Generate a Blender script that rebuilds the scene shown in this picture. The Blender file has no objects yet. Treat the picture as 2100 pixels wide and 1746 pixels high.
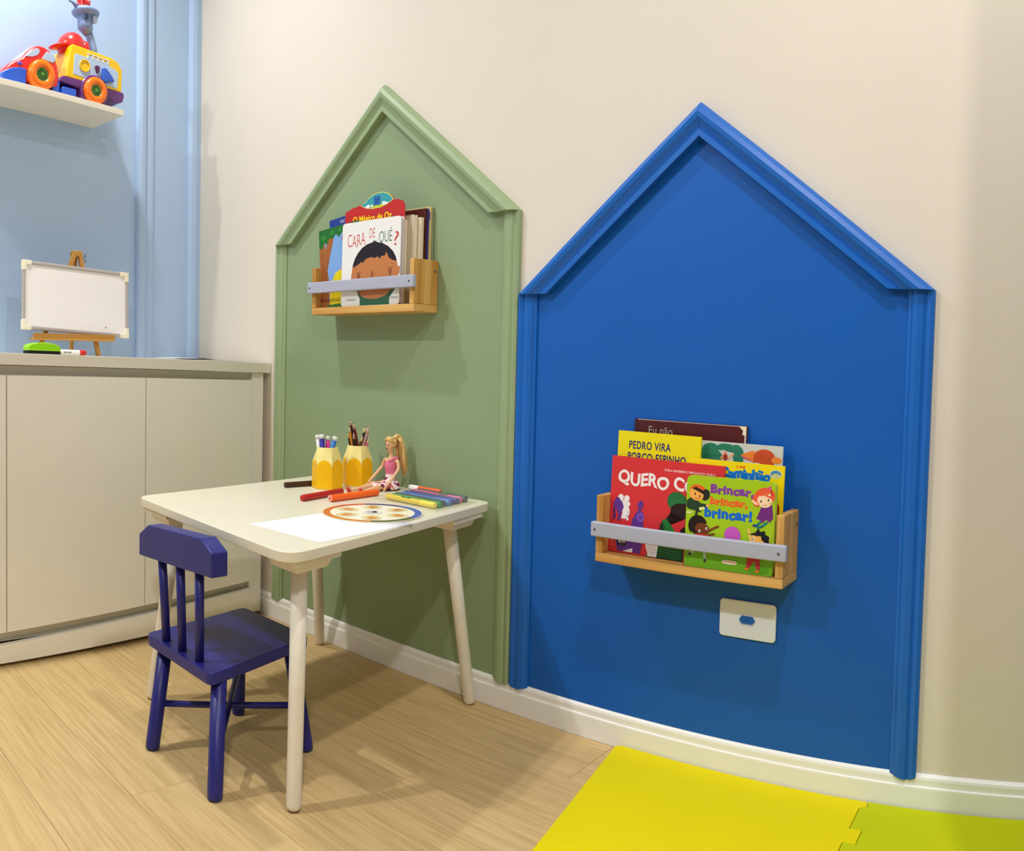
import bpy, bmesh, math, random
from mathutils import Vector, Matrix, Euler
random.seed(7)
S = bpy.context.scene
COL = S.collection
PI = math.pi

# ---------------------------------------------------------------- camera (phone panorama: cylindrical projection)
F = 1731.416
cam = bpy.data.cameras.new('camera')
camo = bpy.data.objects.new('camera', cam); COL.objects.link(camo); S.camera = camo
cam.type = 'PANO'
cam.panorama_type = 'CENTRAL_CYLINDRICAL'
cam.central_cylindrical_range_u_min = -1050 / F
cam.central_cylindrical_range_u_max = 1050 / F
cam.central_cylindrical_range_v_min = -(1746 - 804.85) / F
cam.central_cylindrical_range_v_max = 804.85 / F
cam.central_cylindrical_radius = 1.0
cam.clip_start = 0.01
right = (0.7910787769, 0.6111823879, 0.0255040655)
fwd = (-0.6101073075, 0.7913346514, -0.0394783784)
up = (-0.0443107435, 0.0156702947, 0.9988948893)
camo.matrix_world = Matrix(((right[0], up[0], -fwd[0], 2.924),
                            (right[1], up[1], -fwd[1], -1.750),
                            (right[2], up[2], -fwd[2], 0.928), (0, 0, 0, 1)))

# ---------------------------------------------------------------- light and exposure
S.view_settings.view_transform = 'Standard'
S.view_settings.look = 'None'
S.view_settings.exposure = 0.12
S.view_settings.gamma = 1.0
S.view_settings.use_curve_mapping = False
W = bpy.data.worlds.new('world'); S.world = W; W.use_nodes = True
W.node_tree.nodes['Background'].inputs[0].default_value = (1.0, 0.95, 0.87, 1)
W.node_tree.nodes['Background'].inputs[1].default_value = 0.01

def downlight(x, y, p, r):
    l = bpy.data.lights.new('ceiling_lamp', 'AREA'); l.shape = 'DISK'; l.size = r * 2; l.energy = p
    l.spread = math.radians(160); l.color = (1.0, 0.978, 0.945)
    o = bpy.data.objects.new('ceiling_lamp', l); COL.objects.link(o); o.location = (x, y, 2.885)
downlight(0.58, -0.87, 16.5, 0.045)
downlight(2.66, -0.88, 17.5, 0.045)
downlight(0.66, -2.36, 32, 0.05)
downlight(3.62, -2.40, 38, 0.08)

# ---------------------------------------------------------------- helpers
def lin(c):
    return tuple(((v / 255.0) / 12.92 if v / 255.0 <= 0.04045 else ((v / 255.0 + 0.055) / 1.055) ** 2.4) for v in c)

MATS = {}
def mat(name, rgb, rough=0.5, spec=0.35, vary=0.0, vscale=8.0, bump=0.0, bscale=60.0, metal=0.0, coat=0.0, alpha=1.0, trans=0.0):
    if name in MATS: return MATS[name]
    m = bpy.data.materials.new(name); m.use_nodes = True
    nt = m.node_tree; b = nt.nodes['Principled BSDF']
    c = lin(rgb)
    b.inputs['Base Color'].default_value = (*c, 1)
    b.inputs['Roughness'].default_value = rough
    b.inputs['Specular IOR Level'].default_value = spec
    b.inputs['Metallic'].default_value = metal
    b.inputs['Coat Weight'].default_value = coat
    b.inputs['Alpha'].default_value = alpha
    b.inputs['Transmission Weight'].default_value = trans
    tc = nt.nodes.new('ShaderNodeTexCoord')
    if vary > 0:
        n = nt.nodes.new('ShaderNodeTexNoise'); n.inputs['Scale'].default_value = vscale; n.inputs['Detail'].default_value = 4
        nt.links.new(tc.outputs['Object'], n.inputs['Vector'])
        r = nt.nodes.new('ShaderNodeValToRGB')
        r.color_ramp.elements[0].position = 0.3; r.color_ramp.elements[1].position = 0.7
        r.color_ramp.elements[0].color = (*[max(0, v * (1 - vary)) for v in c], 1)
        r.color_ramp.elements[1].color = (*[min(1, v * (1 + vary)) for v in c], 1)
        nt.links.new(n.outputs['Fac'], r.inputs['Fac']); nt.links.new(r.outputs['Color'], b.inputs['Base Color'])
    if bump > 0:
        n2 = nt.nodes.new('ShaderNodeTexNoise'); n2.inputs['Scale'].default_value = bscale; n2.inputs['Detail'].default_value = 3
        nt.links.new(tc.outputs['Object'], n2.inputs['Vector'])
        bp = nt.nodes.new('ShaderNodeBump'); bp.inputs['Strength'].default_value = bump; bp.inputs['Distance'].default_value = 0.002
        nt.links.new(n2.outputs['Fac'], bp.inputs['Height']); nt.links.new(bp.outputs['Normal'], b.inputs['Normal'])
    MATS[name] = m
    return m

def wood(name, ca, cb, axis='X', scale=1.0, rough=0.5, use_random=False, contrast=(0.35, 0.7), wave=True):
    """streaky grain running along the given local axis"""
    if name in MATS: return MATS[name]
    m = bpy.data.materials.new(name); m.use_nodes = True
    nt = m.node_tree; b = nt.nodes['Principled BSDF']; b.inputs['Roughness'].default_value = rough
    b.inputs['Specular IOR Level'].default_value = 0.3
    tc = nt.nodes.new('ShaderNodeTexCoord'); mp = nt.nodes.new('ShaderNodeMapping')
    st = {'X': (1.2, 26, 26), 'Y': (26, 1.2, 26), 'Z': (26, 26, 1.2)}[axis]
    mp.inputs['Scale'].default_value = tuple(v * scale for v in st)
    nt.links.new(tc.outputs['Object'], mp.inputs['Vector'])
    src = mp.outputs['Vector']
    if use_random:
        oi = nt.nodes.new('ShaderNodeObjectInfo')
        ad = nt.nodes.new('ShaderNodeVectorMath'); ad.operation = 'ADD'
        ml = nt.nodes.new('ShaderNodeVectorMath'); ml.operation = 'SCALE'; ml.inputs['Scale'].default_value = 37.0
        nt.links.new(oi.outputs['Random'], ml.inputs[0]); nt.links.new(ml.outputs['Vector'], ad.inputs[1])
        nt.links.new(src, ad.inputs[0]); src = ad.outputs['Vector']
    n = nt.nodes.new('ShaderNodeTexNoise'); n.inputs['Scale'].default_value = 1.0; n.inputs['Detail'].default_value = 5; n.inputs['Roughness'].default_value = 0.6
    nt.links.new(src, n.inputs['Vector'])
    r = nt.nodes.new('ShaderNodeValToRGB')
    r.color_ramp.elements[0].position = contrast[0]; r.color_ramp.elements[1].position = contrast[1]
    r.color_ramp.elements[0].color = (*lin(ca), 1); r.color_ramp.elements[1].color = (*lin(cb), 1)
    nt.links.new(n.outputs['Fac'], r.inputs['Fac'])
    outc = r.outputs['Color']
    if use_random:
        hv = nt.nodes.new('ShaderNodeHueSaturation')
        mr = nt.nodes.new('ShaderNodeMapRange'); mr.inputs['To Min'].default_value = 0.97; mr.inputs['To Max'].default_value = 1.03
        nt.links.new(oi.outputs['Random'], mr.inputs['Value']); nt.links.new(mr.outputs['Result'], hv.inputs['Value'])
        nt.links.new(outc, hv.inputs['Color']); outc = hv.outputs['Color']
    nt.links.new(outc, b.inputs['Base Color'])
    bp = nt.nodes.new('ShaderNodeBump'); bp.inputs['Strength'].default_value = 0.15; bp.inputs['Distance'].default_value = 0.001
    nt.links.new(n.outputs['Fac'], bp.inputs['Height']); nt.links.new(bp.outputs['Normal'], b.inputs['Normal'])
    MATS[name] = m
    return m

def glass_film(name, rgb=(255, 255, 255), opacity=0.18, rough=0.12):
    if name in MATS: return MATS[name]
    m = bpy.data.materials.new(name); m.use_nodes = True
    nt = m.node_tree; nt.nodes.clear()
    t = nt.nodes.new('ShaderNodeBsdfTransparent'); t.inputs[0].default_value = (*lin(rgb), 1)
    g = nt.nodes.new('ShaderNodeBsdfPrincipled'); g.inputs['Base Color'].default_value = (*lin((235, 235, 225)), 1); g.inputs['Roughness'].default_value = rough
    mx = nt.nodes.new('ShaderNodeMixShader'); mx.inputs[0].default_value = opacity
    o = nt.nodes.new('ShaderNodeOutputMaterial')
    nt.links.new(t.outputs[0], mx.inputs[1]); nt.links.new(g.outputs[0], mx.inputs[2]); nt.links.new(mx.outputs[0], o.inputs[0])
    MATS[name] = m
    return m

class MB:
    """collects faces (with a material slot each) and links them as ONE mesh object"""
    def __init__(s): s.v = []; s.f = []; s.mi = []; s.sm = []
    def add(s, vs, fs, mi=0, smooth=False, M=None):
        o = len(s.v)
        s.v += [tuple(M @ Vector(p)) if M else tuple(p) for p in vs]
        for f in fs:
            s.f.append(tuple(i + o for i in f)); s.mi.append(mi); s.sm.append(smooth)
        return s
    def box(s, x0, x1, y0, y1, z0, z1, mi=0, M=None):
        v = [(x0, y0, z0), (x1, y0, z0), (x1, y1, z0), (x0, y1, z0), (x0, y0, z1), (x1, y0, z1), (x1, y1, z1), (x0, y1, z1)]
        return s.add(v, [(0, 3, 2, 1), (4, 5, 6, 7), (0, 1, 5, 4), (1, 2, 6, 5), (2, 3, 7, 6), (3, 0, 4, 7)], mi, M=M)
    def hexa(s, bot, top, mi=0):
        """box from four bottom and four top corners, both counter-clockwise from above"""
        return s.add(list(bot) + list(top), [(0, 3, 2, 1), (4, 5, 6, 7), (0, 1, 5, 4), (1, 2, 6, 5), (2, 3, 7, 6), (3, 0, 4, 7)], mi)
    def prism(s, pts, a, b, axis='y', mi=0, smooth=False, M=None):
        """polygon extruded along axis from a to b; pts are the other two coordinates in order"""
        n = len(pts)
        def mk(p, t):
            return {'y': (p[0], t, p[1]), 'z': (p[0], p[1], t), 'x': (t, p[0], p[1])}[axis]
        v = [mk(p, a) for p in pts] + [mk(p, b) for p in pts]
        s.add(v, [tuple(range(n)), tuple(range(2 * n - 1, n - 1, -1))], mi, M=M)
        o = len(s.v) - 2 * n
        for i in range(n):
            j = (i + 1) % n
            s.f.append((o + i, o + n + i, o + n + j, o + j)); s.mi.append(mi); s.sm.append(smooth)
        return s
    def tube(s, pts, rad, n=14, mi=0, cap=True, smooth=True):
        """tapered round bar through points"""
        pts = [Vector(p) for p in pts]; rad = rad if isinstance(rad, (list, tuple)) else [rad] * len(pts)
        o = len(s.v); ref = None
        for i, p in enumerate(pts):
            d = (pts[min(i + 1, len(pts) - 1)] - pts[max(i - 1, 0)]).normalized()
            if ref is None: ref = Vector((1, 0, 0)) if abs(d.x) < 0.8 else Vector((0, 1, 0))
            u = (ref - d * ref.dot(d)).normalized(); w = d.cross(u); ref = u
            for k in range(n):
                a = 2 * PI * k / n
                s.v.append(tuple(p + (u * math.cos(a) + w * math.sin(a)) * rad[i]))
        for i in range(len(pts) - 1):
            for k in range(n):
                k2 = (k + 1) % n
                s.f.append((o + i * n + k, o + i * n + k2, o + (i + 1) * n + k2, o + (i + 1) * n + k)); s.mi.append(mi); s.sm.append(smooth)
        if cap:
            s.f.append(tuple(o + k for k in range(n - 1, -1, -1))); s.mi.append(mi); s.sm.append(False)
            e = o + (len(pts) - 1) * n
            s.f.append(tuple(e + k for k in range(n))); s.mi.append(mi); s.sm.append(False)
        return s
    def lathe(s, prof, n=24, mi=0, axis='z', c=(0, 0, 0), smooth=True, sx=1.0, sy=1.0):
        """profile of (radius, height) turned about an axis"""
        o = len(s.v); m = len(prof)
        for k in range(n):
            a = 2 * PI * k / n
            for r, h in prof:
                x, y = r * math.cos(a) * sx, r * math.sin(a) * sy
                p = {'z': (x, y, h), 'y': (x, h, y), 'x': (h, x, y)}[axis]
                s.v.append((p[0] + c[0], p[1] + c[1], p[2] + c[2]))
        flip = axis == 'y'
        for k in range(n):
            k2 = (k + 1) % n
            for i in range(m - 1):
                q = (o + k * m + i, o + k2 * m + i, o + k2 * m + i + 1, o + k * m + i + 1)
                s.f.append(q[::-1] if flip else q); s.mi.append(mi); s.sm.append(smooth)
        return s
    def ball(s, c, r, n=16, m=10, mi=0, M=None):
        rx, ry, rz = r if isinstance(r, (list, tuple)) else (r, r, r)
        vs = [(0, 0, -1)]; fs = []
        for i in range(1, m):
            t = -PI / 2 + PI * i / m
            for k in range(n): vs.append((math.cos(t) * math.cos(2 * PI * k / n), math.cos(t) * math.sin(2 * PI * k / n), math.sin(t)))
        vs.append((0, 0, 1)); e = len(vs) - 1
        for k in range(n): fs.append((0, 1 + (k + 1) % n, 1 + k))
        for i in range(m - 2):
            for k in range(n):
                a = 1 + i * n + k; b = 1 + i * n + (k + 1) % n
                fs.append((a, b, b + n, a + n))
        for k in range(n): fs.append((e, 1 + (m - 2) * n + k, 1 + (m - 2) * n + (k + 1) % n))
        return s.add([(c[0] + p[0] * rx, c[1] + p[1] * ry, c[2] + p[2] * rz) for p in vs], fs, mi, True, M)
    def obj(s, name, mats, parent=None, bevel=0.0, seg=2, fix=True):
        me = bpy.data.meshes.new(name); me.from_pydata(s.v, [], s.f)
        for m in (mats if isinstance(mats, (list, tuple)) else [mats]): me.materials.append(m)
        me.polygons.foreach_set('material_index', s.mi); me.polygons.foreach_set('use_smooth', s.sm)
        if fix:
            bm = bmesh.new(); bm.from_mesh(me); bmesh.ops.recalc_face_normals(bm, faces=bm.faces); bm.to_mesh(me); bm.free()
        me.update()
        o = bpy.data.objects.new(name, me); COL.objects.link(o)
        if parent: o.parent = parent
        if bevel > 0:
            b = o.modifiers.new('bevel', 'BEVEL'); b.width = bevel; b.segments = seg; b.limit_method = 'ANGLE'; b.angle_limit = math.radians(40)
            b.harden_normals = False
            for p in me.polygons: p.use_smooth = True
            try:
                w = o.modifiers.new('wn', 'WEIGHTED_NORMAL'); w.keep_sharp = True
            except Exception: pass
        return o

def thing(name, label, cat, loc=(0, 0, 0), rot=(0, 0, 0), group=None):
    o = bpy.data.objects.new(name, None); COL.objects.link(o); o.empty_display_size = 0.05
    o.location = loc; o.rotation_euler = rot; o['label'] = label; o['category'] = cat
    if group: o['group'] = group
    return o
def tag(o, label, cat, group=None):
    o['label'] = label; o['category'] = cat
    if group: o['group'] = group
    return o
def struct(o): o['kind'] = 'structure'; return o
def dup(root, loc, rot=None, label=None):
    """a copy of a thing with copies of its parts and sub-parts"""
    r = root.copy(); COL.objects.link(r); r.location = loc
    if rot is not None: r.rotation_euler = rot
    if label: r['label'] = label
    for ch in list(root.children):
        c = ch.copy(); COL.objects.link(c); c.parent = r
        for g in list(ch.children):
            d = g.copy(); COL.objects.link(d); d.parent = c
    return r

# flat print ------------------------------------------------------------------------
def text2d(s, bold=0.0, space=1.0):
    cu = bpy.data.curves.new('t', 'FONT'); cu.body = s; cu.fill_mode = 'FRONT'; cu.offset = bold; cu.resolution_u = 4; cu.space_character = space
    o = bpy.data.objects.new('t', cu); COL.objects.link(o)
    dg = bpy.context.evaluated_depsgraph_get(); dg.update()
    me = bpy.data.meshes.new_from_object(o.evaluated_get(dg))
    v = [(p.co.x, p.co.y) for p in me.vertices]; f = [tuple(p.vertices) for p in me.polygons]
    bpy.data.objects.remove(o); bpy.data.curves.remove(cu); bpy.data.meshes.remove(me)
    return v, f

def clip(poly, x0, x1, y0, y1):
    for ax, lim, sg in ((0, x0, 1), (0, x1, -1), (1, y0, 1), (1, y1, -1)):
        out = []
        for i in range(len(poly)):
            a, b = poly[i - 1], poly[i]
            ia, ib = (a[ax] - lim) * sg >= 0, (b[ax] - lim) * sg >= 0
            if ia != ib:
                t = (lim - a[ax]) / (b[ax] - a[ax]); out.append((a[0] + (b[0] - a[0]) * t, a[1] + (b[1] - a[1]) * t))
            if ib: out.append(b)
        poly = out
        if len(poly) < 3: return []
    return poly

class Print:
    """flat print on a W x H rectangle, origin at its lower left; every call is one ink layer"""
    def __init__(s, w, h, m=0.0008): s.w = w; s.h = h; s.m = m; s.ox = 0; s.layer = 0; s.art = []; s.txt = []
    def raw(s, polys, col, text=False):
        s.layer += 1
        for p in polys:
            if s.ox and not text: p = [(u + s.ox * s.w, v) for u, v in p]
            q = clip(p, s.m, s.w - s.m, s.m, s.h - s.m)
            if len(q) >= 3: (s.txt if text else s.art).append((q, col, s.layer, s.layer if text else 0))
    def poly(s, pts, col): s.raw([[(u * s.w, v * s.h) for u, v in pts]], col)
    def rect(s, a, b, c, d, col): s.poly([(a, c), (b, c), (b, d), (a, d)], col)
    def ell(s, cx, cy, rx, ry, col, n=20, rot=0.0, a0=0.0, a1=2 * PI):
        """radii are given in units of the width"""
        k = s.w; pts = []
        for i in range(n + (0 if a1 - a0 > 6.28 else 1)):
            a = a0 + (a1 - a0) * i / n
            x, y = rx * math.cos(a), ry * math.sin(a)
            pts.append((cx * s.w + (x * math.cos(rot) - y * math.sin(rot)) * k, cy * s.h + (x * math.sin(rot) + y * math.cos(rot)) * k))
        s.raw([pts], col)
    def line(s, pts, t, col):
        """stroke; t in units of the width"""
        P = [Vector((u * s.w, v * s.h)) for u, v in pts]; t *= s.w; qs = []
        for a, b in zip(P, P[1:]):
            d = (b - a).normalized(); nn = Vector((-d.y, d.x)) * t / 2; e = d * t * 0.3
            qs.append([tuple(a - nn - e), tuple(b - nn + e), tuple(b + nn + e), tuple(a + nn - e)])
        s.raw(qs, col)
    def text(s, st, x0, x1, y0, y1, col, bold=0.0, rot=0.0, space=1.0, jig=0.0):
        """text fitted into the box (fractions of the cover); jig tips the letters one by one"""
        v, f = text2d(st, bold, space)
        if not v: return
        ax, bx = min(p[0] for p in v), max(p[0] for p in v); ay, by = min(p[1] for p in v), max(p[1] for p in v)
        X0, X1, Y0, Y1 = x0 * s.w, x1 * s.w, y0 * s.h, y1 * s.h
        cx, cy = (X0 + X1) / 2, (Y0 + Y1) / 2
        def q(p):
            t = (p[0] - ax) / (bx - ax)
            x = X0 + t * (X1 - X0); y = Y0 + (p[1] - ay) / (by - ay) * (Y1 - Y0)
            if jig: y += jig * s.h * math.sin(t * len(st) * 2.4)
            dx, dy = x - cx, y - cy
            return (cx + dx * math.cos(rot) - dy * math.sin(rot), cy + dx * math.sin(rot) + dy * math.cos(rot))
        s.raw([[q(v[i]) for i in ff] for ff in f], col, True)
    def build(s, parent, y, name='cover_print', tname='lettering', flat_z=None):
        groups = {}
        for it in s.art + s.txt: groups.setdefault(it[3], []).append(it)
        for g, items in groups.items():
            mb = MB(); cols = []
            for p, c, l, _ in items:
                if c not in cols: cols.append(c)
                e = 0.0002 + 0.000012 * l
                if flat_z is None: mb.add([(u - s.w / 2, y - e, v) for u, v in p], [tuple(range(len(p)))], cols.index(c))
                else: mb.add([(u - s.w / 2, v - s.h / 2, flat_z + e) for u, v in p], [tuple(range(len(p)))], cols.index(c))
            mb.obj(tname if g else name, [ink(c) for c in cols], parent, fix=False)
def ink(c): return mat('ink_%d_%d_%d' % c, c, 0.45, 0.3)

# ---------------------------------------------------------------- the room
AL = 0.15                                    # the left wall is not quite square to the long wall
TD = Vector((math.sin(AL), -math.cos(AL), 0)); ND = Vector((math.cos(AL), math.sin(AL), 0))
RZ = PI / 2 + AL                              # things on the left wall: local x to the right, y into the wall
def LW(s, d, z): return TD * s + ND * d + Vector((0, 0, z))

m_cream = mat('cream_wall_paint', (226, 217, 202), 0.65, 0.25, vary=0.015, vscale=3, bump=0.12, bscale=180)
m_left = mat('light_blue_wall_paint', (176, 202, 236), 0.6, 0.25, vary=0.015, vscale=3, bump=0.1, bscale=180)
m_white = mat('ceiling_white', (190, 190, 190), 0.8, 0.1)
m_base = mat('white_skirting_paint', (242, 242, 238), 0.4, 0.4, vary=0.01, vscale=12)

floor = MB().box(-0.05, 4.3, -4.6, 0.02, -0.06, -0.004).obj('floor', mat('floor_joint_brown', (96, 74, 48), 0.8))
struct(floor)
m_floor = wood('laminate_oak', (180, 150, 98), (208, 179, 127), 'X', 4.0, 0.5, True, (0.25, 0.60))
PW, PL = 0.192, 1.21
plank_mesh = {}
def plank(x0, x1, y0, y1):
    key = (round(x1 - x0, 3), round(y1 - y0, 3))
    cx, cy = (x0 + x1) / 2, (y0 + y1) / 2
    if key not in plank_mesh:
        w, h = (x1 - x0) / 2 - 0.0004, (y1 - y0) / 2 - 0.0004; b = 0.0008
        mb = MB(); mb.add([(-w, -h, -.004), (w, -h, -.004), (w, h, -.004), (-w, h, -.004), (-w, -h, -b), (w, -h, -b), (w, h, -b), (-w, h, -b),
                           (-w + b, -h + b, 0), (w - b, -h + b, 0), (w - b, h - b, 0), (-w + b, h - b, 0)],
                          [(0, 3, 2, 1), (0, 1, 5, 4), (1, 2, 6, 5), (2, 3, 7, 6), (3, 0, 4, 7), (4, 5, 9, 8), (5, 6, 10, 9), (6, 7, 11, 10), (7, 4, 8, 11), (8, 9, 10, 11)])
        o = mb.obj('floor_plank', m_floor, floor); plank_mesh[key] = o.data
    else:
        o = bpy.data.objects.new('floor_plank', plank_mesh[key]); COL.objects.link(o); o.parent = floor
    o.location = (cx, cy, 0)
r = 0; y = -0.013
while y > -4.4:
    y0 = y - PW; xs = -0.5 + (r * 0.47) % PL - PL; lo = -y0 * math.tan(AL) + 0.01
    while xs < 4.2:
        a, b = max(xs, lo), min(xs + PL, 4.2)
        if b - a > 0.03: plank(a, b, max(y0, -4.4), y)
        xs += PL
    y = y0; r += 1

struct(MB().box(-0.1, 4.3, 0.0, 0.08, -0.06, 2.9).obj('wall_back', m_cream))
w = MB(); p0, p1 = LW(-0.05, 0, 0), LW(4.65, 0, 0); q0, q1 = p0 - ND * 0.08, p1 - ND * 0.08
w.hexa([(p0.x, p0.y, -.06), (q0.x, q0.y, -.06), (q1.x, q1.y, -.06), (p1.x, p1.y, -.06)], [(p0.x, p0.y, 2.9), (q0.x, q0.y, 2.9), (q1.x, q1.y, 2.9), (p1.x, p1.y, 2.9)])
struct(w.obj('wall_left', m_left))
struct(MB().prism([(2.935, 0), (2.935, -0.62), (4.2, -0.62), (4.2, -4.6), (4.28, -4.6), (4.28, 0)], -0.06, 2.9, 'z').obj('wall_right_shade_jog', mat('grey_wall_paint', (180, 176, 168), 0.7)))  # unseen right wall; its near jog is added to shade the long wall's end
struct(MB().box(-0.1, 4.3, -4.68, -4.5, -0.06, 2.9).obj('wall_front', mat('taupe_wall_paint', (80, 82, 86), 0.7)))
struct(MB().box(-0.1, 4.3, -4.68, 0.08, 2.9, 2.96).obj('ceiling', m_white))

# skirting with a stepped, rounded head
prof = [(0, 0), (-0.013, 0), (-0.013, 0.052), (-0.0125, 0.055), (-0.010, 0.057), (-0.0095, 0.061), (-0.0095, 0.070), (-0.008, 0.075), (-0.004, 0.079), (0, 0.080)]
struct(MB().prism(prof, 0.445, 2.935, 'x').obj('baseboard_back', m_base))

# framing strips on the light-blue wall
def strip(name, s0, s1, z0, z1, prof):
    """upright moulding between s0 and s1 (distance from the corner); prof = (fraction, projection)"""
    mb = MB(); pts = [(s0 + (s1 - s0) * a, d) for a, d in prof]
    lo = [LW(a, d, z0) for a, d in pts]; hi = [LW(a, d, z1) for a, d in pts]; n = len(pts)
    mb.add([tuple(p) for p in lo + hi], [tuple(range(n)), tuple(range(2 * n - 1, n - 1, -1))] + [(i, n + i, n + (i + 1) % n, (i + 1) % n) for i in range(n)])
    return struct(mb.obj(name, m_left))
strip('trim_1', 0.224, 0.305, 0.90, 2.9, [(0, 0), (0, .007), (.10, .010), (.28, .010), (.36, .007), (.46, .012), (.62, .021), (.80, .023), (.95, .018), (1, .008), (1, 0)])
strip('trim_2', 0.0, 0.054, 0.90, 2.9, [(0, 0), (0, .020), (.5, .022), (.80, .018), (1, .006), (1, 0)])

# ---------------------------------------------------------------- the two house-shaped frames on the wall
def house(name, label, xl, xa, xr, zl, za, zr, m_f, m_t, jamb=0.055, raf=0.062):
    t = thing(name, label, 'wall decoration', ((xl + xr) / 2, 0, 0.08))
    cx, cz = (xl + xr) / 2, 0.08
    L = lambda x, z: (x - cx, z - cz)
    e = 0.012
    MB().prism([L(xl + e, 0.0805), L(xr - e, 0.0805), L(xr - e, zr), L(xa, za - e), L(xl + e, zl)], -0.0025, 0.0, 'y').obj('painted_panel', m_f, t)
    # jambs: flat strip with two shallow reeds, top cut to the slope
    pr = [(0, 0), (0, .012), (.12, .0155), (.25, .0135), (.33, .011), (.42, .0155), (.62, .017), (.80, .0145), (.88, .009), (1, .007), (1, 0)]
    for x0, sg, zt in ((xl, 1, zl), (xr, -1, zr)):
        mb = MB(); n = len(pr)
        sl = (za - zt) / abs(xa - x0)
        lo = []; hi = []
        for a, d in pr:
            x = x0 + sg * jamb * a
            dip = 0.006 * math.sin(PI * min(1, a * 1.3))
            lo.append((x - cx, -d, 0.074 - dip - cz if d > 0.001 else 0.080 - cz)); hi.append((x - cx, -d, zt + sl * jamb * a * 0.25 - cz))
        mb.add(lo + hi, [tuple(range(n)), tuple(range(2 * n - 1, n - 1, -1))] + [(i, n + i, n + (i + 1) % n, (i + 1) % n) for i in range(n)])
        mb.obj('jamb', m_t, t)
    # rafters: crown moulding, deep round over a thin lower lip, mitred at the ridge, cut level at the eaves
    pr = [(0, 0), (0, .010), (.05, .018), (.14, .026), (.30, .031), (.45, .029), (.58, .023), (.70, .019), (.78, .018), (.79, .023), (.98, .023), (1, .021), (1, 0)]
    for x0, sg, zt in ((xl, 1, zl), (xr, -1, zr)):
        d = Vector((xa - x0, za - zt)).normalized(); nn = Vector((d.y, -d.x)) * sg      # into the house
        mb = MB(); n = len(pr); lo = []; hi = []
        for a, pjt in pr:
            off = nn * raf * a
            b = Vector((x0, zt)) + off
            # eaves end: level cut at z = zt
            k = (zt + 0.0 - b.y) / d.y; pe = b + d * k
            # ridge end: on x = xa
            k2 = (xa - b.x) / d.x; pa = b + d * k2
            lo.append((pe.x - cx, -pjt - .0005, pe.y - cz)); hi.append((pa.x - cx, -pjt - .0005, pa.y - cz))
        mb.add(lo + hi, [tuple(range(n)), tuple(range(2 * n - 1, n - 1, -1))] + [(i, n + i, n + (i + 1) % n, (i + 1) % n) for i in range(n)])
        mb.obj('rafter', m_t, t)
    return t
m_green = mat('sage_green_paint', (142, 162, 124), 0.55, 0.3, vary=0.02, vscale=4, bump=0.12, bscale=170)
m_greent = mat('sage_green_trim_paint', (150, 170, 130), 0.45, 0.35, vary=0.03, vscale=14)
m_blue = mat('royal_blue_paint', (6, 92, 184), 0.5, 0.35, vary=0.02, vscale=4, bump=0.12, bscale=170)
m_bluet = mat('royal_blue_trim_paint', (16, 100, 192), 0.42, 0.4, vary=0.03, vscale=14)
hg = house('house_wall_frame', 'sage green house-shaped wall panel with moulded frame behind the table', 0.550, 1.083, 1.594, 1.301, 1.729, 1.312, m_green, m_greent)
hb = house('house_wall_frame', 'royal blue house-shaped wall panel with moulded frame and white socket', 1.597, 2.097, 2.643, 1.094, 1.520, 1.101, m_blue, m_bluet, 0.057)
MB().box(1.5465 - 1.072, 1.5495 - 1.072, -0.0125, -0.004, 0.530 - 0.08, 0.543 - 0.08).obj('paint_chip', mat('bare_white', (232, 232, 222), 0.6), hg, bevel=.0008)

# ---------------------------------------------------------------- base cabinet and worktop along the left wall
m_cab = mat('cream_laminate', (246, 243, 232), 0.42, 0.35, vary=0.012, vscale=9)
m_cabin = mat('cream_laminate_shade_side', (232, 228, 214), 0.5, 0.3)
AC = 0.0835                                   # the cabinet run; local x = minus the distance s from the long wall, y into the room's left
CO = Vector((0.5097, 0, 0)); TC = Vector((math.sin(AC), -math.cos(AC), 0)); NC = Vector((math.cos(AC), math.sin(AC), 0)); RC = PI / 2 + AC
def CW(s, d, z): return CO + TC * s + NC * d + Vector((0, 0, z))
cabinet = thing('base_cabinet', 'cream built-in base cabinet with flat handleless doors under the worktop', 'cabinet', CO, (0, 0, RC))
def ctop(s): return 0.896 + 0.0314 * s
def dtop(s): return 0.8347 + 0.0276 * s
def dbot(s): return 0.1345 - 0.031 * s
def slab(mb, s0, s1, y0, y1, zb, zt):
    f = lambda g, s: g(s) if callable(g) else g
    return mb.hexa([(-s1, y0, f(zb, s1)), (-s0, y0, f(zb, s0)), (-s0, y1, f(zb, s0)), (-s1, y1, f(zb, s1))],
                   [(-s1, y0, f(zt, s1)), (-s0, y0, f(zt, s0)), (-s0, y1, f(zt, s0)), (-s1, y1, f(zt, s1))])
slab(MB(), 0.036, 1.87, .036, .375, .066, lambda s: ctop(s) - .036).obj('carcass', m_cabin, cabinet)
for a, b in ((0.082, 0.5145), (0.5175, 0.9925), (0.9955, 1.47), (1.473, 1.86)):
    slab(MB(), a, b, 0, .018, dbot, dtop).obj('door', m_cab, cabinet, bevel=.001)
slab(MB(), 0.018, 0.071, .016, .375, .012, lambda s: ctop(s) - .036).obj('end_post', m_cab, cabinet, bevel=.001)
slab(MB(), 0.074, 1.87, .004, .022, lambda s: .022 - .012 * s, lambda s: .106 - .040 * s).obj('plinth', m_cab, cabinet, bevel=.001)
for s in (0.045, 1.02, 1.8):
    MB().lathe([(0, 0), (.016, 0), (.016, .004), (.010, .010), (.010, .014), (0, .014)], 14, c=(-s, .045, 0)).obj('foot', mat('black_plastic', (18, 16, 18), 0.4), cabinet)
wt = MB()
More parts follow.
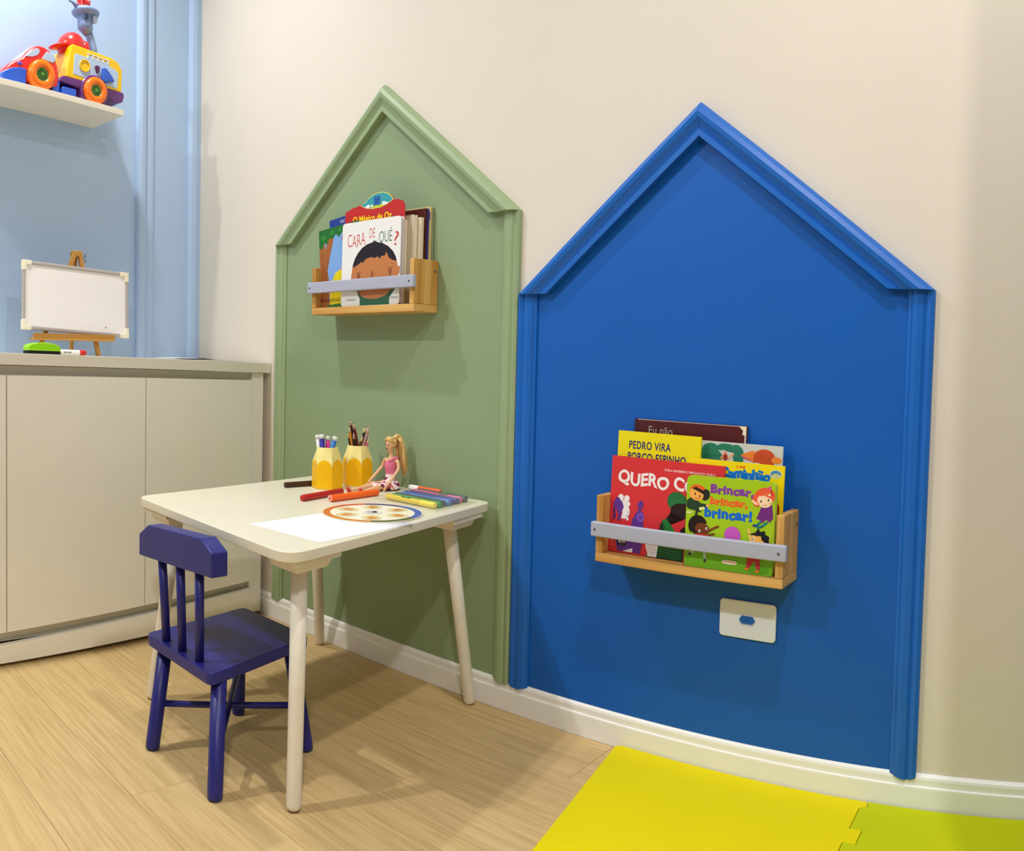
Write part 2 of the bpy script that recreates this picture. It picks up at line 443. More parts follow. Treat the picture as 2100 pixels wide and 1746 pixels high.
def wall_y(s):            # depth available to the light-blue wall
    return (CO + TC * s).dot(ND) / NC.dot(ND) - .003
wt.hexa([(-1.87, -.006, ctop(1.87) - .0345), (-.003, -.006, ctop(0) - .0345), (-.045, wall_y(.045), ctop(0) - .0345), (-1.87, wall_y(1.87), ctop(1.87) - .0345)],
        [(-1.87, -.006, ctop(1.87)), (-.003, -.006, ctop(0)), (-.045, wall_y(.045), ctop(0)), (-1.87, wall_y(1.87), ctop(1.87))])
wto = tag(wt.obj('worktop', mat('cream_worktop', (234, 229, 215), 0.38, 0.4, vary=0.01, vscale=9), None, bevel=.0012), 'long cream worktop with square front edge on top of the base cabinet', 'worktop')
wto.location = CO; wto.rotation_euler = (0, 0, RC)
#NEXT
# ---------------------------------------------------------------- wall shelf and the toy truck on it
shelf = thing('wall_shelf', 'white floating shelf high on the light blue wall, holding the toy truck', 'shelf', LW(.70, 0, 1.777), (0, .07, RZ))
MB().box(-.62, .203, -.20, 0, -.020, 0).obj('shelf_board', mat('white_laminate', (236, 230, 216), 0.4, 0.35), shelf, bevel=.0012)

P_ = lambda n, c, r=0.28: mat('toy_plastic_' + n, c, r, 0.5, coat=0.2)
t_red, t_org, t_yel, t_pur = P_('red', (226, 44, 40)), P_('orange', (255, 122, 8)), P_('yellow', (250, 200, 0)), P_('purple', (98, 42, 120))
t_blu, t_sky, t_grn, t_drk = P_('blue', (40, 92, 205)), P_('sky', (180, 203, 232)), P_('green', (84, 158, 52)), P_('shadow_green', (34, 62, 24))
truck = thing('toy_truck', 'chunky plastic toy truck with red cab, yellow shape-sorter box and orange wheels', 'toy truck', LW(.70, .112, 1.777), (0, .07, RZ))
hw = .058
cab = MB().prism([(-.252, .026), (-.243, .046), (-.226, .066), (-.205, .082), (-.182, .095), (-.165, .118), (-.146, .138), (-.125, .147), (-.105, .148), (-.082, .141), (-.060, .122), (-.046, .095), (-.040, .060), (-.042, .024), (-.240, .018)], -hw, hw, 'y').obj('cab', t_red, truck, bevel=.014, seg=4)
MB().prism([(-.180, .0985), (-.166, .1205), (-.148, .1395), (-.130, .1455), (-.130, .141), (-.146, .1335), (-.162, .115), (-.176, .095)], -.045, .045, 'y').obj('windscreen', t_sky, cab, bevel=.002)
MB().prism([(-.172, .099), (-.150, .1225), (-.134, .134), (-.124, .134), (-.120, .125), (-.128, .112), (-.146, .103)], -hw - .0016, -hw + .004, 'y').obj('quarter_window', t_sky, cab, bevel=.001)
MB().prism([(-.113, .1045), (-.094, .133), (-.068, .1285), (-.058, .115), (-.068, .100)], -hw - .0016, -hw + .004, 'y').obj('side_window', t_sky, cab, bevel=.002)
MB().ball((-.190, -hw + .0005, .072), (.010, .004, .006), 12, 8).obj('headlight', P_('indigo', (96, 84, 200)), cab)
MB().prism([(-.256, .022), (-.248, .036), (-.220, .052), (-.190, .060), (-.163, .060), (-.163, .008), (-.245, .008)], -hw - .003, hw + .003, 'y').obj('bumper', t_blu, truck, bevel=.006, seg=3)
box = MB().prism([(-.018, .069), (-.004, .178), (.004, .183), (.163, .176), (.190, .166), (.207, .144), (.209, .068)], -hw, hw, 'y').obj('sorter_box', t_yel, truck, bevel=.005, seg=3)
MB().prism([(.010, .084), (.011, .150), (.016, .154), (.060, .152), (.062, .160), (.150, .155), (.152, .145), (.170, .142), (.188, .134), (.191, .125), (.189, .077), (.130, .079)], -hw - .0012, -hw + .003, 'y').obj('shape_panel', t_sky, box, bevel=.001)
mb = MB().lathe([(.0205, -hw - .0016), (.0205, -hw - .0052), (.0175, -hw - .0052), (.0175, -hw - .0016)], 24, axis='y', c=(.052, 0, .121))
mb.lathe([(0, -hw - .0022), (.0178, -hw - .0022)], 24, axis='y', c=(.052, 0, .121)); mb.obj('round_hole', t_yel, box)
MB().prism([(.091, .129), (.098, .133), (.110, .130), (.109, .117), (.101, .106)], -hw - .010, -hw - .001, 'y').obj('heart_block', P_('plum', (92, 26, 92)), box, bevel=.002)
MB().prism([(.119, .130), (.134, .129), (.152, .114), (.171, .094), (.150, .088), (.127, .080), (.120, .090)], -hw - .016, -hw - .001, 'y').obj('cone_block', t_blu, box, bevel=.004, seg=3)
for k in range(5):
    MB().prism([(.061 + k * .0205, .150), (.061 + k * .0205, .166), (.065 + k * .0205, .166), (.065 + k * .0205, .150)], -hw - .0022, -hw + .002, 'y').obj('window_bar', mat('white_plastic', (238, 236, 230), 0.35), box)
MB().prism([(.058, .1655), (.058, .168), (.150, .1645), (.150, .161)], -hw - .0022, -hw + .002, 'y').obj('window_rail', MATS['white_plastic'], box)
ch = MB().prism([(-.038, .048), (-.030, .070), (.214, .069), (.219, .058), (.214, .036), (.190, .028), (.150, .040), (.020, .044)], -hw - .004, hw + .004, 'y').obj('chassis', t_pur, truck, bevel=.004, seg=2)
MB().lathe([(.047, -hw - .006), (.055, -hw - .006), (.055, hw + .006), (.047, hw + .006), (.047, -hw - .006)], 30, axis='y', c=(.096, 0, .043)).obj('wheel_arch', t_pur, truck)
MB().box(-.030, .026, -hw - .006, hw, .008, .034).obj('footstep', t_blu, truck, bevel=.005, seg=3)
MB().box(-.062, -.034, -hw + .004, hw - .004, .010, .048).obj('coupling', t_blu, truck, bevel=.004)
for (x, rr) in ((-.113, .0490), (.096, .0450)):
    for yy, sg in ((-hw - .004, -1), (hw + .004, 1)):
        w_ = MB(); y0, y1 = yy - sg * .012, yy + sg * .017
        w_.lathe([(rr * .42, y0), (rr * .9, y0), (rr, y0 + sg * .006), (rr, y1 - sg * .008), (rr * .88, y1), (rr * .60, y1 + sg * .001), (rr * .47, y1 - sg * .003), (rr * .42, y1 - sg * .006)], 34, axis='y', c=(x, 0, rr))
        for k in range(22):
            a = 2 * PI * k / 22
            w_.box(-.0024, .0024, min(y0, y1) + .006, max(y0, y1) - .008, rr - .0004, rr + .0012, M=Matrix.Translation((x, 0, rr)) @ Matrix.Rotation(a, 4, 'Y'))
        wh = w_.obj('wheel', t_org, truck)
        h = MB().lathe([(0, y1 - sg * .001), (rr * .09, y1 - sg * .001), (rr * .12, y1 - sg * .004), (rr * .46, y1 - sg * .005), (rr * .46, y0)], 24, axis='y', c=(x, 0, rr), smooth=False); h.obj('hub', t_grn, wh)
        if sg < 0:
            sp = MB()
            for k in range(10):
                a = 2 * PI * k / 10 + .2
                sp.box(-.0014, .0014, y1 + .0025, y1 + .006, rr * .17, rr * .39, M=Matrix.Translation((x, 0, rr)) @ Matrix.Rotation(a, 4, 'Y'))
            sp.obj('hub_slot', t_drk, wh)
cap = MB().ball((.028, .0, .196), (.047, .050, .048), 22, 14)
cap.ball((-.018, -.004, .186), (.040, .036, .008), 20, 8, M=Matrix.Translation((-.018, 0, .186)) @ Matrix.Rotation(-.28, 4, 'Y') @ Matrix.Translation((.018, 0, -.186)))
cap.ball((.074, -.004, .200), (.020, .030, .026), 16, 10); cap.obj('roof_dome', t_red, truck)
P_grey = P_('pale_sky', (128, 156, 204), .4)
tw = MB().tube([(.123, 0, .176), (.118, 0, .214), (.104, 0, .244), (.088, 0, .276)], [.014, .0135, .0135, .015], 14)
tw.tube([(.096, 0, .262), (.080, 0, .278), (.078, 0, .318)], [.018, .027, .030], 16); twr = tw.obj('water_tower', P_grey, truck)
hd = MB().ball((.078, 0, .326), (.050, .048, .018), 24, 10)
hd.tube([(.040, -.010, .330), (.016, -.016, .340), (-.003, -.020, .341)], [.009, .005, .004], 10); hd.obj('nozzle_head', P_grey, twr)
MB().prism([(.094, .287), (.090, .312), (.108, .310), (.108, .289)], -.034, -.020, 'y').obj('tower_window', P_('ice', (180, 200, 232)), twr, bevel=.002)
MB().ball((.066, -.028, .300), (.008, .004, .009), 10, 8).obj('tower_recess_shade', P_('slate', (44, 62, 92)), twr)  # dark ball standing in for a recess, its shade put into the colour
kn = MB().lathe([(0, .341), (.013, .341), (.015, .352), (.015, .372), (.011, .382), (0, .384)], 16, c=(.068, 0, 0))
for k in range(6):
    a = PI / 3 * k
    kn.box(.008, .026, -.004, .004, .356, .362, M=Matrix.Translation((.068, 0, 0)) @ Matrix.Rotation(a, 4, 'Z'))
kn.obj('tower_knob', t_red, twr, bevel=.001)

# ---------------------------------------------------------------- things on the worktop
def on_top(s): return ctop(s) + .0003
m_pine = wood('easel_pine', (176, 122, 52), (206, 154, 80), 'Z', 1.2, .5)
m_pinex = wood('easel_pine_rail', (176, 122, 52), (206, 154, 80), 'X', 1.2, .5)
easel = thing('tabletop_easel', 'small wooden A-frame easel standing on the worktop behind the whiteboard', 'easel', CW(.62, -.30, on_top(.62)), (0, 0, RC))
def bar(mb, a, b, w, d):
    """rectangular stick from a to b, w wide across, d deep"""
    a, b = Vector(a), Vector(b); z = (b - a).normalized(); x = Vector((1, 0, 0)); x = (x - z * x.dot(z)).normalized(); y = z.cross(x)
    v = [tuple(p + x * sx * w / 2 + y * sy * d / 2) for p in (a, b) for sx, sy in ((-1, -1), (1, -1), (1, 1), (-1, 1))]
    return mb.add(v, [(0, 3, 2, 1), (4, 5, 6, 7), (0, 1, 5, 4), (1, 2, 6, 5), (2, 3, 7, 6), (3, 0, 4, 7)])
# local origin: s=.62, y=.30 into the room's edge
bar(MB(), (-.150, -.030, .0085), (.014, .020, .352), .014, .013).obj('leg', m_pine, easel, bevel=.001)
bar(MB(), (.080, -.030, .0018), (.032, .020, .352), .014, .013).obj('leg', m_pine, easel, bevel=.001)
bar(MB(), (.052, .120, .0030), (.023, .034, .345), .012, .012).obj('rear_leg', m_pine, easel, bevel=.001)
MB().box(.006, .040, .012, .040, .340, .360).obj('top_block', m_pinex, easel, bevel=.002)
MB().box(-.178, .128, -.060, -.029, .052, .0600, M=Matrix.Rotation(.012, 4, 'Y')).box(-.178, .128, -.060, -.054, .0600, .074, M=Matrix.Rotation(.012, 4, 'Y')).obj('tray_rail', m_pinex, easel, bevel=.0015)
sc = MB().tube([(.040, .026, .338), (.054, .026, .338)], .0025, 10)
sc.ball((.057, .026, .347), (.003, .002, .008), 10, 8); sc.ball((.058, .026, .329), (.003, .002, .008), 10, 8)
sc.obj('wing_nut', mat('steel', (150, 150, 150), .3, metal=1.0), easel)
# whiteboard
wb = thing('whiteboard', 'small blank whiteboard with grey frame and cream corner caps on the wooden easel', 'whiteboard', CW(.630, -.2640, on_top(.62) + .0758), (-.13, .065, RC))
bw, bh = .404, .229
MB().box(-bw / 2 + .008, bw / 2 - .008, -.006, .001, .008, bh - .008).obj('writing_surface', mat('gloss_white', (240, 236, 236), .25, .45), wb)
m_fr = mat('whiteboard_frame_grey', (178, 170, 166), .4, .4, vary=.02, vscale=30)
for (x0, x1, z0, z1) in ((-bw / 2 + .02, bw / 2 - .02, 0, .0125), (-bw / 2 + .02, bw / 2 - .02, bh - .0125, bh)):
    MB().box(x0, x1, -.0095, .002, z0, z1).obj('frame_rail', m_fr, wb, bevel=.003)
for x in (-1, 1):
    MB().box(*(sorted((x * bw / 2, x * (bw / 2 - .0125)))), -.0095, .002, .02, bh - .02).obj('frame_rail', m_fr, wb, bevel=.003)
m_cap = mat('cream_plastic', (240, 230, 206), .4)
for sx in (-1, 1):
    for z0, sz in ((0, 1), (bh, -1)):
        c = MB(); X = sx * bw / 2
        c.prism([(X + sx * .001, z0 - sz * .001), (X - sx * .033, z0 - sz * .001), (X - sx * .033, z0 + sz * .0145), (X - sx * .0145, z0 + sz * .0145), (X - sx * .0145, z0 + sz * .033), (X + sx * .001, z0 + sz * .033)], -.0115, .003, 'y')
        c.obj('corner_cap', m_cap, wb, bevel=.002)
MB().ball((.112, -.0062, .030), (.0022, .0006, .0026), 8, 6).obj('pen_mark', mat('ink_mark', (130, 60, 80), .6), wb)
# eraser, marker, sheets
er = thing('board_eraser', 'lime green whiteboard eraser with black felt base on the worktop', 'eraser', CW(.845, -.075, on_top(.845)), (0, .031, RC))
MB().prism([(-.055, .010), (-.055, .024), (-.045, .030), (-.025, .0345), (0, .036), (.025, .0335), (.044, .028), (.053, .022), (.054, .010)], -.022, .022, 'y').obj('grip', mat('lime_plastic', (146, 214, 14), .35), er, bevel=.003)
MB().box(-.054, .053, -.021, .021, 0, .0105).obj('felt_pad', mat('black_felt', (22, 24, 20), .9, vary=.2, vscale=60), er, bevel=.001)
mk = thing('whiteboard_marker', 'white whiteboard marker with red cap lying beside the green eraser', 'marker', CW(.742, -.078, on_top(.742) + .0088), (0, .031, RC))
b_ = MB().lathe([(0, -.062), (.0082, -.062), (.0085, -.060), (.0085, .038)], 18, axis='x'); bo = b_.obj('barrel', mat('white_plastic', (238, 236, 230), .35), mk)
MB().lathe([(.0090, .026), (.0092, .027), (.0092, .040), (.0085, .046), (.0060, .050), (0, .051)], 18, axis='x').obj('cap', mat('red_plastic', (206, 44, 44), .35), mk)
# barrel print
bars = MB(); xx = -.030
for k, wd in enumerate((4, 2, 3, 1, 3, 2, 1, 4, 2, 3)):
    w_ = wd * .0006
    for i in range(4):
        a0 = PI + .0 + i * .14 - .3; a1 = a0 + .14
        f_ = lambda x, a: (x, .0087 * math.cos(a), -.0087 * math.sin(a))
        bars.add([f_(xx, a0), f_(xx + w_, a0), f_(xx + w_, a1), f_(xx, a1)], [(0, 1, 2, 3)])
    xx += w_ + .0011
bars.obj('barrel_print', ink((40, 36, 40)), mk, fix=False)
def sheet(name, x, y, w, h, z, rot, label, m, curl=0.0, group=None):
    mb = MB(); nx, ny = 10, 3
    vs = []; fs = []
    for lay in (0, 1):
        for j in range(ny + 1):
            for i in range(nx + 1):
                u = i / nx; vv = j / ny
                vs.append((-w / 2 + w * u, -h / 2 + h * vv, lay * .0004 + curl * math.sin(PI * u) ** 2 * (0.6 + .4 * vv)))
    N = (nx + 1) * (ny + 1)
    for j in range(ny):
        for i in range(nx):
            a = j * (nx + 1) + i
            fs.append((a, a + nx + 1, a + nx + 2, a + 1)); fs.append((N + a, N + a + 1, N + a + nx + 2, N + a + nx + 1))
    rim = [i for i in range(nx + 1)] + [(nx + 1) * j + nx for j in range(1, ny + 1)] + [(nx + 1) * ny + i for i in range(nx - 1, -1, -1)] + [(nx + 1) * j for j in range(ny - 1, 0, -1)]
    for a, b in zip(rim, rim[1:] + rim[:1]): fs.append((a, b, N + b, N + a))
    mb.add(vs, fs, 0, True)
    o = mb.obj(name, m); o.location = (x, y, z); o.rotation_euler = (0, 0, rot)
    return tag(o, label, 'paper', group)
m_paper = mat('white_paper', (244, 242, 240), .7, .2)
p = CW(.155, -.14, on_top(.155) + .0006); o = sheet('paper_sheet', p.x, p.y, .25, .19, p.z, RC, 'white sheet of paper lying at the wall end of the worktop', m_paper, .002); o.rotation_euler = (0, .0314, RC)
p = CW(.255, -.16, on_top(.255) + .004); o2 = sheet('drawing_sheet', p.x, p.y, .17, .20, p.z, RC + .25, 'paper sheet with a purple drawing curling on the worktop', m_paper, .004); o2.rotation_euler = (0, .0314, RC + .25)
MB().prism([(-.045, -.098), (.02, -.098), (.035, -.080), (-.03, -.082)], .0030, .0036, 'z').obj('purple_drawing', ink((150, 70, 140)), o2)

# ---------------------------------------------------------------- the two book shelves
m_sh = wood('pine_board_x', (186, 128, 52), (222, 176, 102), 'X', .9, .5, contrast=(.36, .56))
m_shz = wood('pine_board_z', (186, 128, 52), (222, 176, 102), 'Z', .9, .5, contrast=(.36, .56))
m_rail = mat('grey_rail_paint', (176, 180, 198), .5, .3, vary=.02, vscale=20)
m_screw = mat('screw', (110, 110, 116), .35, metal=.8)
def bookshelf(label, x0, x1, zb, zs, zr0, zr1, yb):
    t = thing('book_shelf', label, 'book shelf', ((x0 + x1) / 2, -.0035, zb))
    h = (x1 - x0) / 2; T = .018
    MB().box(-h, h, -.096, 0, 0, .021).obj('base_board', m_sh, t, bevel=.0015)
    for sx in (-1, 1):
        a, b = sorted((sx * h, sx * (h - T)))
        sb = MB().box(a, b, -.096, 0, .0212, zs - zb).obj('side_board', m_shz, t, bevel=.002)
        MB().lathe([(0, 0), (.004, 0), (.004, .0007), (0, .001)], 12, axis='x', c=(sx * (h + .0002), -.014, zs - zb - .03)).obj('screw', m_screw, sb)
    r_ = MB().box(-h - .006, h + .010, -.1105, -.0965, zr0 - zb, zr1 - zb).obj('front_rail', m_rail, t, bevel=.003)
    for sx in (-1, 1):
        MB().lathe([(0, 0), (.0032, 0), (.0032, -.0006), (0, -.0009)], 12, axis='y', c=(sx * (h - .006), -.1105, (zr0 + zr1) / 2 - zb)).obj('screw', m_screw, r_)
    return t
bookshelf('pine book shelf with grey front rail on the sage green panel', .862, 1.306, 1.052, 1.197, 1.117, 1.151, 0)
bookshelf('pine book shelf with grey front rail on the royal blue panel', 1.906, 2.362, .466, .620, .526, .560, 0)

def rrect(w, h, rr, n=5):
    pts = []
    for cx, cz, a0 in ((w / 2 - rr, rr, -PI / 2), (w / 2 - rr, h - rr, 0), (-w / 2 + rr, h - rr, PI / 2), (-w / 2 + rr, rr, PI)):
        for i in range(n + 1):
            a = a0 + PI / 2 * i / n; pts.append((cx + rr * math.cos(a), cz + rr * math.sin(a)))
    return pts
def book(x, y, z, w, h, t, label, cover, pages=(236, 228, 206), lean=.045, roll=0.0, rr=0.0012, back=None, pr=None, outline=None, group='picture books on the shelves', paged=True, yaw=0.0):
    """x = centre, y = centre depth at the foot; front faces -y"""
    b = thing('picture_book', label, 'book', (x, y, z), (-lean, roll, yaw), group)
    c = .0011 if t > .004 else .0005
    ol = outline or rrect(w, h, rr, 5 if rr > .002 else 2)
    cm = mat('cover_%d_%d_%d' % cover, cover, .35, .4)
    cv = MB().prism(ol, -t / 2, -t / 2 + c, 'y')
    bc = mat('cover_%d_%d_%d' % (back or cover), back or cover, .35, .4)
    cv.prism(ol, t / 2 - c, t / 2, 'y', 1)
    cv.box(-w / 2 - .0002, -w / 2 + c, -t / 2 + c * .5, t / 2 - c * .5, rr, h - rr, 1)
    cv.obj('cover', [cm, bc], b)
    if paged:
        pm = mat('pages_%d_%d_%d' % pages, pages, .8, .1)
        pg = MB()
        if outline: pg.prism([(px * .985, max(.001, pz - .0015)) for px, pz in outline], -t / 2 + c, t / 2 - c, 'y')
        else: pg.prism(rrect(w - .003, h - .003, max(.0008, rr - .0005), 3), -t / 2 + c, t / 2 - c, 'y', M=Matrix.Translation((-.0006, 0, .0015)))
        pg.obj('pages', pm, b)
    if pr: pr.build(b, -t / 2)
    return b
# ---- covers, sage green shelf
ZG = 1.0735
WHT, BLK = (240, 238, 234), (30, 26, 30)
pr = Print(.248, .246)
SK, SKD, HR, TG = (196, 124, 72), (150, 84, 46), (34, 26, 34), (46, 98, 70)
pr.text('CARA', .10, .41, .705, .855, (204, 66, 58), -.012, .05, jig=.012)
pr.text('DE', .48, .575, .79, .90, (204, 76, 66), -.012, .02)
pr.text('QUÊ', .645, .86, .70, .885, (40, 108, 78), -.012, .0)
pr.text('?', .90, .965, .67, .83, (204, 66, 58), -.005, -.08)
pr.poly([(.34, 0), (.84, 0), (.84, .085), (.95, .19), (.24, .19), (.34, .085)], TG)
for k in range(5): pr.line([(.35, .012 + .019 * k), (.60, .004 + .019 * k), (.83, .016 + .019 * k)], .003, (80, 134, 104))
pr.ell(.575, .34, .40, .265, SK, 36)
pr.poly([(.175, .34), (.975, .34), (.965, .44), (.20, .45)], SK); pr.ell(.575, .42, .388, .24, SK, 30)
pr.ell(.985, .39, .028, .045, SK, 12)
pr.poly([(.20, .46), (.205, .50), (.24, .57), (.29, .63), (.36, .685), (.45, .72), (.54, .735), (.555, .76), (.567, .738), (.575, .765), (.588, .738), (.61, .748), (.605, .732), (.70, .715), (.80, .67), (.88, .61), (.93, .54), (.945, .49), (.88, .505), (.82, .535), (.79, .58), (.77, .61), (.75, .565), (.69, .565), (.67, .535), (.63, .565), (.58, .55), (.52, .565), (.43, .55), (.37, .50), (.36, .525), (.31, .495), (.26, .475)], HR)
pr.line([(.24, .445), (.27, .453)], .010, SKD); pr.line([(.86, .475), (.885, .462)], .010, SKD)
pr.ell(.545, .365, .020, .038, SKD, 14)
for cx, cy in ((.31, .35), (.845, .375)):
    pr.ell(cx, cy, .028, .030, SKD, 12)
    for dx in (-.026, .0, .026): pr.line([(cx, cy), (cx + dx * 1.2, cy + .05)], .014, SKD)
    pr.poly([(cx - .018, cy - .115), (cx + .014, cy - .115), (cx + .014, cy - .035), (cx - .014, cy - .035)], (66, 126, 84))
pr.line([(.30, .20), (.36, .10)], .016, TG); pr.line([(.87, .20), (.82, .10)], .016, TG)
pr.poly([(.01, .01), (.33, .01), (.33, .095), (.27, .19), (.01, .19)], WHT); pr.poly([(.85, .01), (.99, .01), (.99, .19), (.94, .19), (.85, .09)], WHT)
for k in range(7): pr.rect(.10 + .024 * k, .116 + .024 * k, .062, .088, (168, 164, 164))
pr.text('Catapulta', .855, .985, .060, .098, (60, 54, 60), .0)
book(1.1185, -.0868, ZG, .248, .246, .0135, 'white board book with a dark-haired child face under red and green title', WHT, (200, 196, 200), .012, 0, .010, pr=pr)

pr = Print(.185, .248)      # forest scene
pr.rect(0, 1, 0, 1, (126, 170, 226)); pr.poly([(.3, 0), (1, 0), (1, .5), (.7, .62), (.35, .35)], (178, 160, 206))
pr.poly([(0, 0), (.30, 0), (.22, .12), (.24, .3), (.20, .48), (.26, .62), (.38, .86), (.24, .9), (.17, .74), (.12, .90), (0, .9)], (164, 96, 46))
for pts in ([(.05, .05), (.10, .4), (.07, .7)], [(.13, .05), (.16, .3), (.13, .55)], [(.18, .25), (.17, .42), (.22, .60)]): pr.line(pts, .012, (112, 60, 26))
pr.ell(.16, .32, .035, .05, (112, 60, 26), 14); pr.ell(.16, .32, .022, .035, (164, 96, 46), 14)
pr.poly([(0, 1), (1, 1), (1, .93), (.92, .90), (.88, .93), (.82, .885), (.76, .92), (.68, .87), (.60, .915), (.52, .86), (.44, .91), (.36, .855), (.28, .88), (.20, .80), (.14, .84), (.08, .76), (0, .78)], (34, 108, 40))
for cx, cy, r_ in ((.12, .9, .07), (.34, .94, .06), (.55, .95, .05), (.74, .95, .05)): pr.ell(cx, cy, r_, r_ * .7, (52, 134, 52), 12)
for cx, cy in ((.64, .83), (.66, .56), (.86, .72)):
    pr.ell(cx, cy, .055, .06, (190, 28, 34), 16); pr.line([(cx, cy + .05), (cx + .03, cy + .09)], .012, (70, 40, 20))
pr.poly([(.16, 0), (1, 0), (1, .05), (.16, .05)], (60, 120, 44))
pr.poly([(.24, .05), (.24, .18), (.30, .33), (.40, .43), (.52, .46), (.66, .42), (.78, .30), (.84, .15), (.82, .05)], (236, 212, 8))
for a in ((.32, .08, .40, .38), (.46, .08, .50, .40), (.62, .08, .62, .38)): pr.line([(a[0], a[1]), (a[2], a[3])], .008, (196, 168, 0))
book(.976, -.0775, ZG, .185, .248, .0030, 'thin book with forest, apples and yellow mound on its cover, left of white one', (60, 110, 60), (225, 220, 205), .012, -.085, pr=pr)

ow = .252
outl = [(x - ow / 2, z) for x, z in [(0, 0), (ow, 0), (.250, .10), (ow, .265), (.251, .280), (.243, .291), (.228, .297), (.206, .299), (.200, .309), (.186, .319), (.166, .3255), (.142, .327), (.118, .3225), (.098, .313), (.084, .302), (.066, .2985), (.046, .294), (.030, .293), (.018, .288), (0, .284)]]
OH = .327
pr = Print(ow, OH)
pr.poly([(.262, .905), (.33, .923), (.39, .957), (.47, .986), (.56, 1.0), (.66, .995), (.74, .975), (.793, .945), (.818, .914), (.72, .882), (.6, .862), (.47, .860), (.36, .874)], (210, 214, 110))
pr.poly([(.275, .906), (.34, .922), (.40, .954), (.475, .980), (.56, .992), (.655, .988), (.73, .969), (.783, .940), (.803, .914), (.71, .889), (.6, .870), (.47, .868), (.37, .880)], (58, 158, 166))
pr.poly([(.42, .873), (.50, .888), (.60, .896), (.68, .886), (.64, .874), (.53, .868)], (196, 208, 44))
for cx, cy, r_ in ((.40, .889, .03), (.37, .884, .02), (.66, .898, .03), (.70, .895, .022), (.46, .890, .02)): pr.ell(cx, cy, r_, r_ * .7, (230, 240, 244), 12)
pr.rect(.495, .60, .887, .962, (38, 96, 168)); pr.rect(.515, .535, .962, .972, (38, 96, 168)); pr.rect(.56, .58, .962, .972, (38, 96, 168))
for q in ((.52, .94), (.57, .93), (.54, .91)): pr.rect(q[0], q[0] + .014, q[1], q[1] + .012, (20, 44, 90))
random.seed(3)
for k in range(16):
    x, y_ = .06 + .88 * random.random(), .70 + .15 * random.random()
    pr.poly([(x + .012 * math.cos(a * PI / 5 + .3) * (1 if a % 2 else .45), y_ + .0095 * math.sin(a * PI / 5 + .3) * (1 if a % 2 else .45)) for a in range(10)], (120, 74, 92))
pr.text('O Mágico de Oz', .14, .80, .735, .815, (252, 222, 20), .02)
pr.text('TODOS', .45, .975, .575, .665, (120, 184, 240), .05)
pr.rect(.30, .97, .535, .562, (244, 244, 244)); pr.text('EDIÇÃO ESPECIAL', .80, .965, .541, .556, BLK, .01)
pr.rect(0, 1, .49, .506, (60, 40, 20)); pr.rect(0, 1, .02, .49, (44, 138, 152))
pr.poly([(.86, .40), (.90, .46), (.99, .36), (.99, .27), (.87, .30)], (206, 60, 60)); pr.ell(.94, .28, .05, .07, (230, 214, 170), 14); pr.ell(.93, .20, .05, .05, (150, 80, 150), 12)
pr.rect(0, 1, .02, .15, (26, 66, 150)); pr.ell(.95, .15, .06, .03, (96, 150, 60), 12)
book(1.110, -.0735, ZG, ow, .284, .0035, 'red shaped book with a teal arch and blue tower above its yellow title', (196, 40, 36), (235, 225, 205), .012, 0, outline=outl, pr=pr)

pr = Print(.168, .288); pr.text('WALMIR', .30, .82, .930, .972, (236, 226, 196), -.01)
book(.969, -.0300, ZG, .168, .288, .004, 'blue book with pale author name at its top edge, behind the forest book', (40, 66, 150), (225, 220, 205), .012, -.10, pr=pr)
CRM = (232, 222, 196)
book(1.148, -.0645, ZG, .172, .240, .0125, 'thick cream paged paperback directly behind the red shaped book', (206, 190, 170), CRM, .012)
book(1.160, -.0500, ZG, .194, .252, .0145, 'tallest of the three cream paged books behind the red shaped book', (216, 202, 180), (238, 228, 204), .012)
book(1.171, -.0370, ZG, .200, .245, .0100, 'rear one of the three cream paged books, touching the maroon cover', (222, 208, 184), CRM, .012)
book(1.172, -.0275, ZG, .208, .271, .0045, 'dark maroon book standing at the right end of the green wall shelf', (78, 30, 22), (120, 80, 60), .012)
book(1.176, -.0220, ZG, .206, .2705, .0045, 'indigo blue book edge between the maroon book and the pastel book', (70, 74, 150), (84, 90, 165), .012)
pr = Print(.206, .277); pr.rect(0, 1, 0, 1, (206, 190, 130)); pr.ell(.95, .9, .08, .06, (150, 110, 120)); pr.ell(.9, .8, .07, .05, (120, 170, 170)); pr.ell(.96, .6, .06, .08, (220, 180, 70)); pr.ell(.95, .4, .06, .06, (140, 160, 90))
book(1.1815, -.0160, ZG, .206, .277, .0055, 'pastel coloured magazine behind the indigo book', (206, 190, 130), (206, 200, 170), .010, pr=pr)
book(1.1835, -.0090, ZG, .206, .276, .0040, 'pale green booklet standing rearmost against the sage wall panel', (150, 170, 138), (196, 204, 184), .009)

# ---- covers, royal blue shelf
ZB = .4875
pr = Print(.206, .198)
LIM = (166, 204, 22)
pr.rect(0, 1, 0, .13, (112, 182, 34)); pr.ell(.5, .13, .6, .05, (120, 188, 36), 30); pr.ell(.83, .06, .14, .05, (92, 164, 30), 20)
def brin(st, xs, y0, y1, col, rot=0.0): pr.text(st, xs[0], xs[1], y0, y1, col, .055, rot, 1.08, jig=.006)
brin('Brincar,', (.275, .765), .805, .925, (136, 60, 164)); brin('brincar,', (.275, .70), .685, .79, (246, 98, 40)); brin('brincar!', (.215, .755), .555, .675, (14, 106, 216))
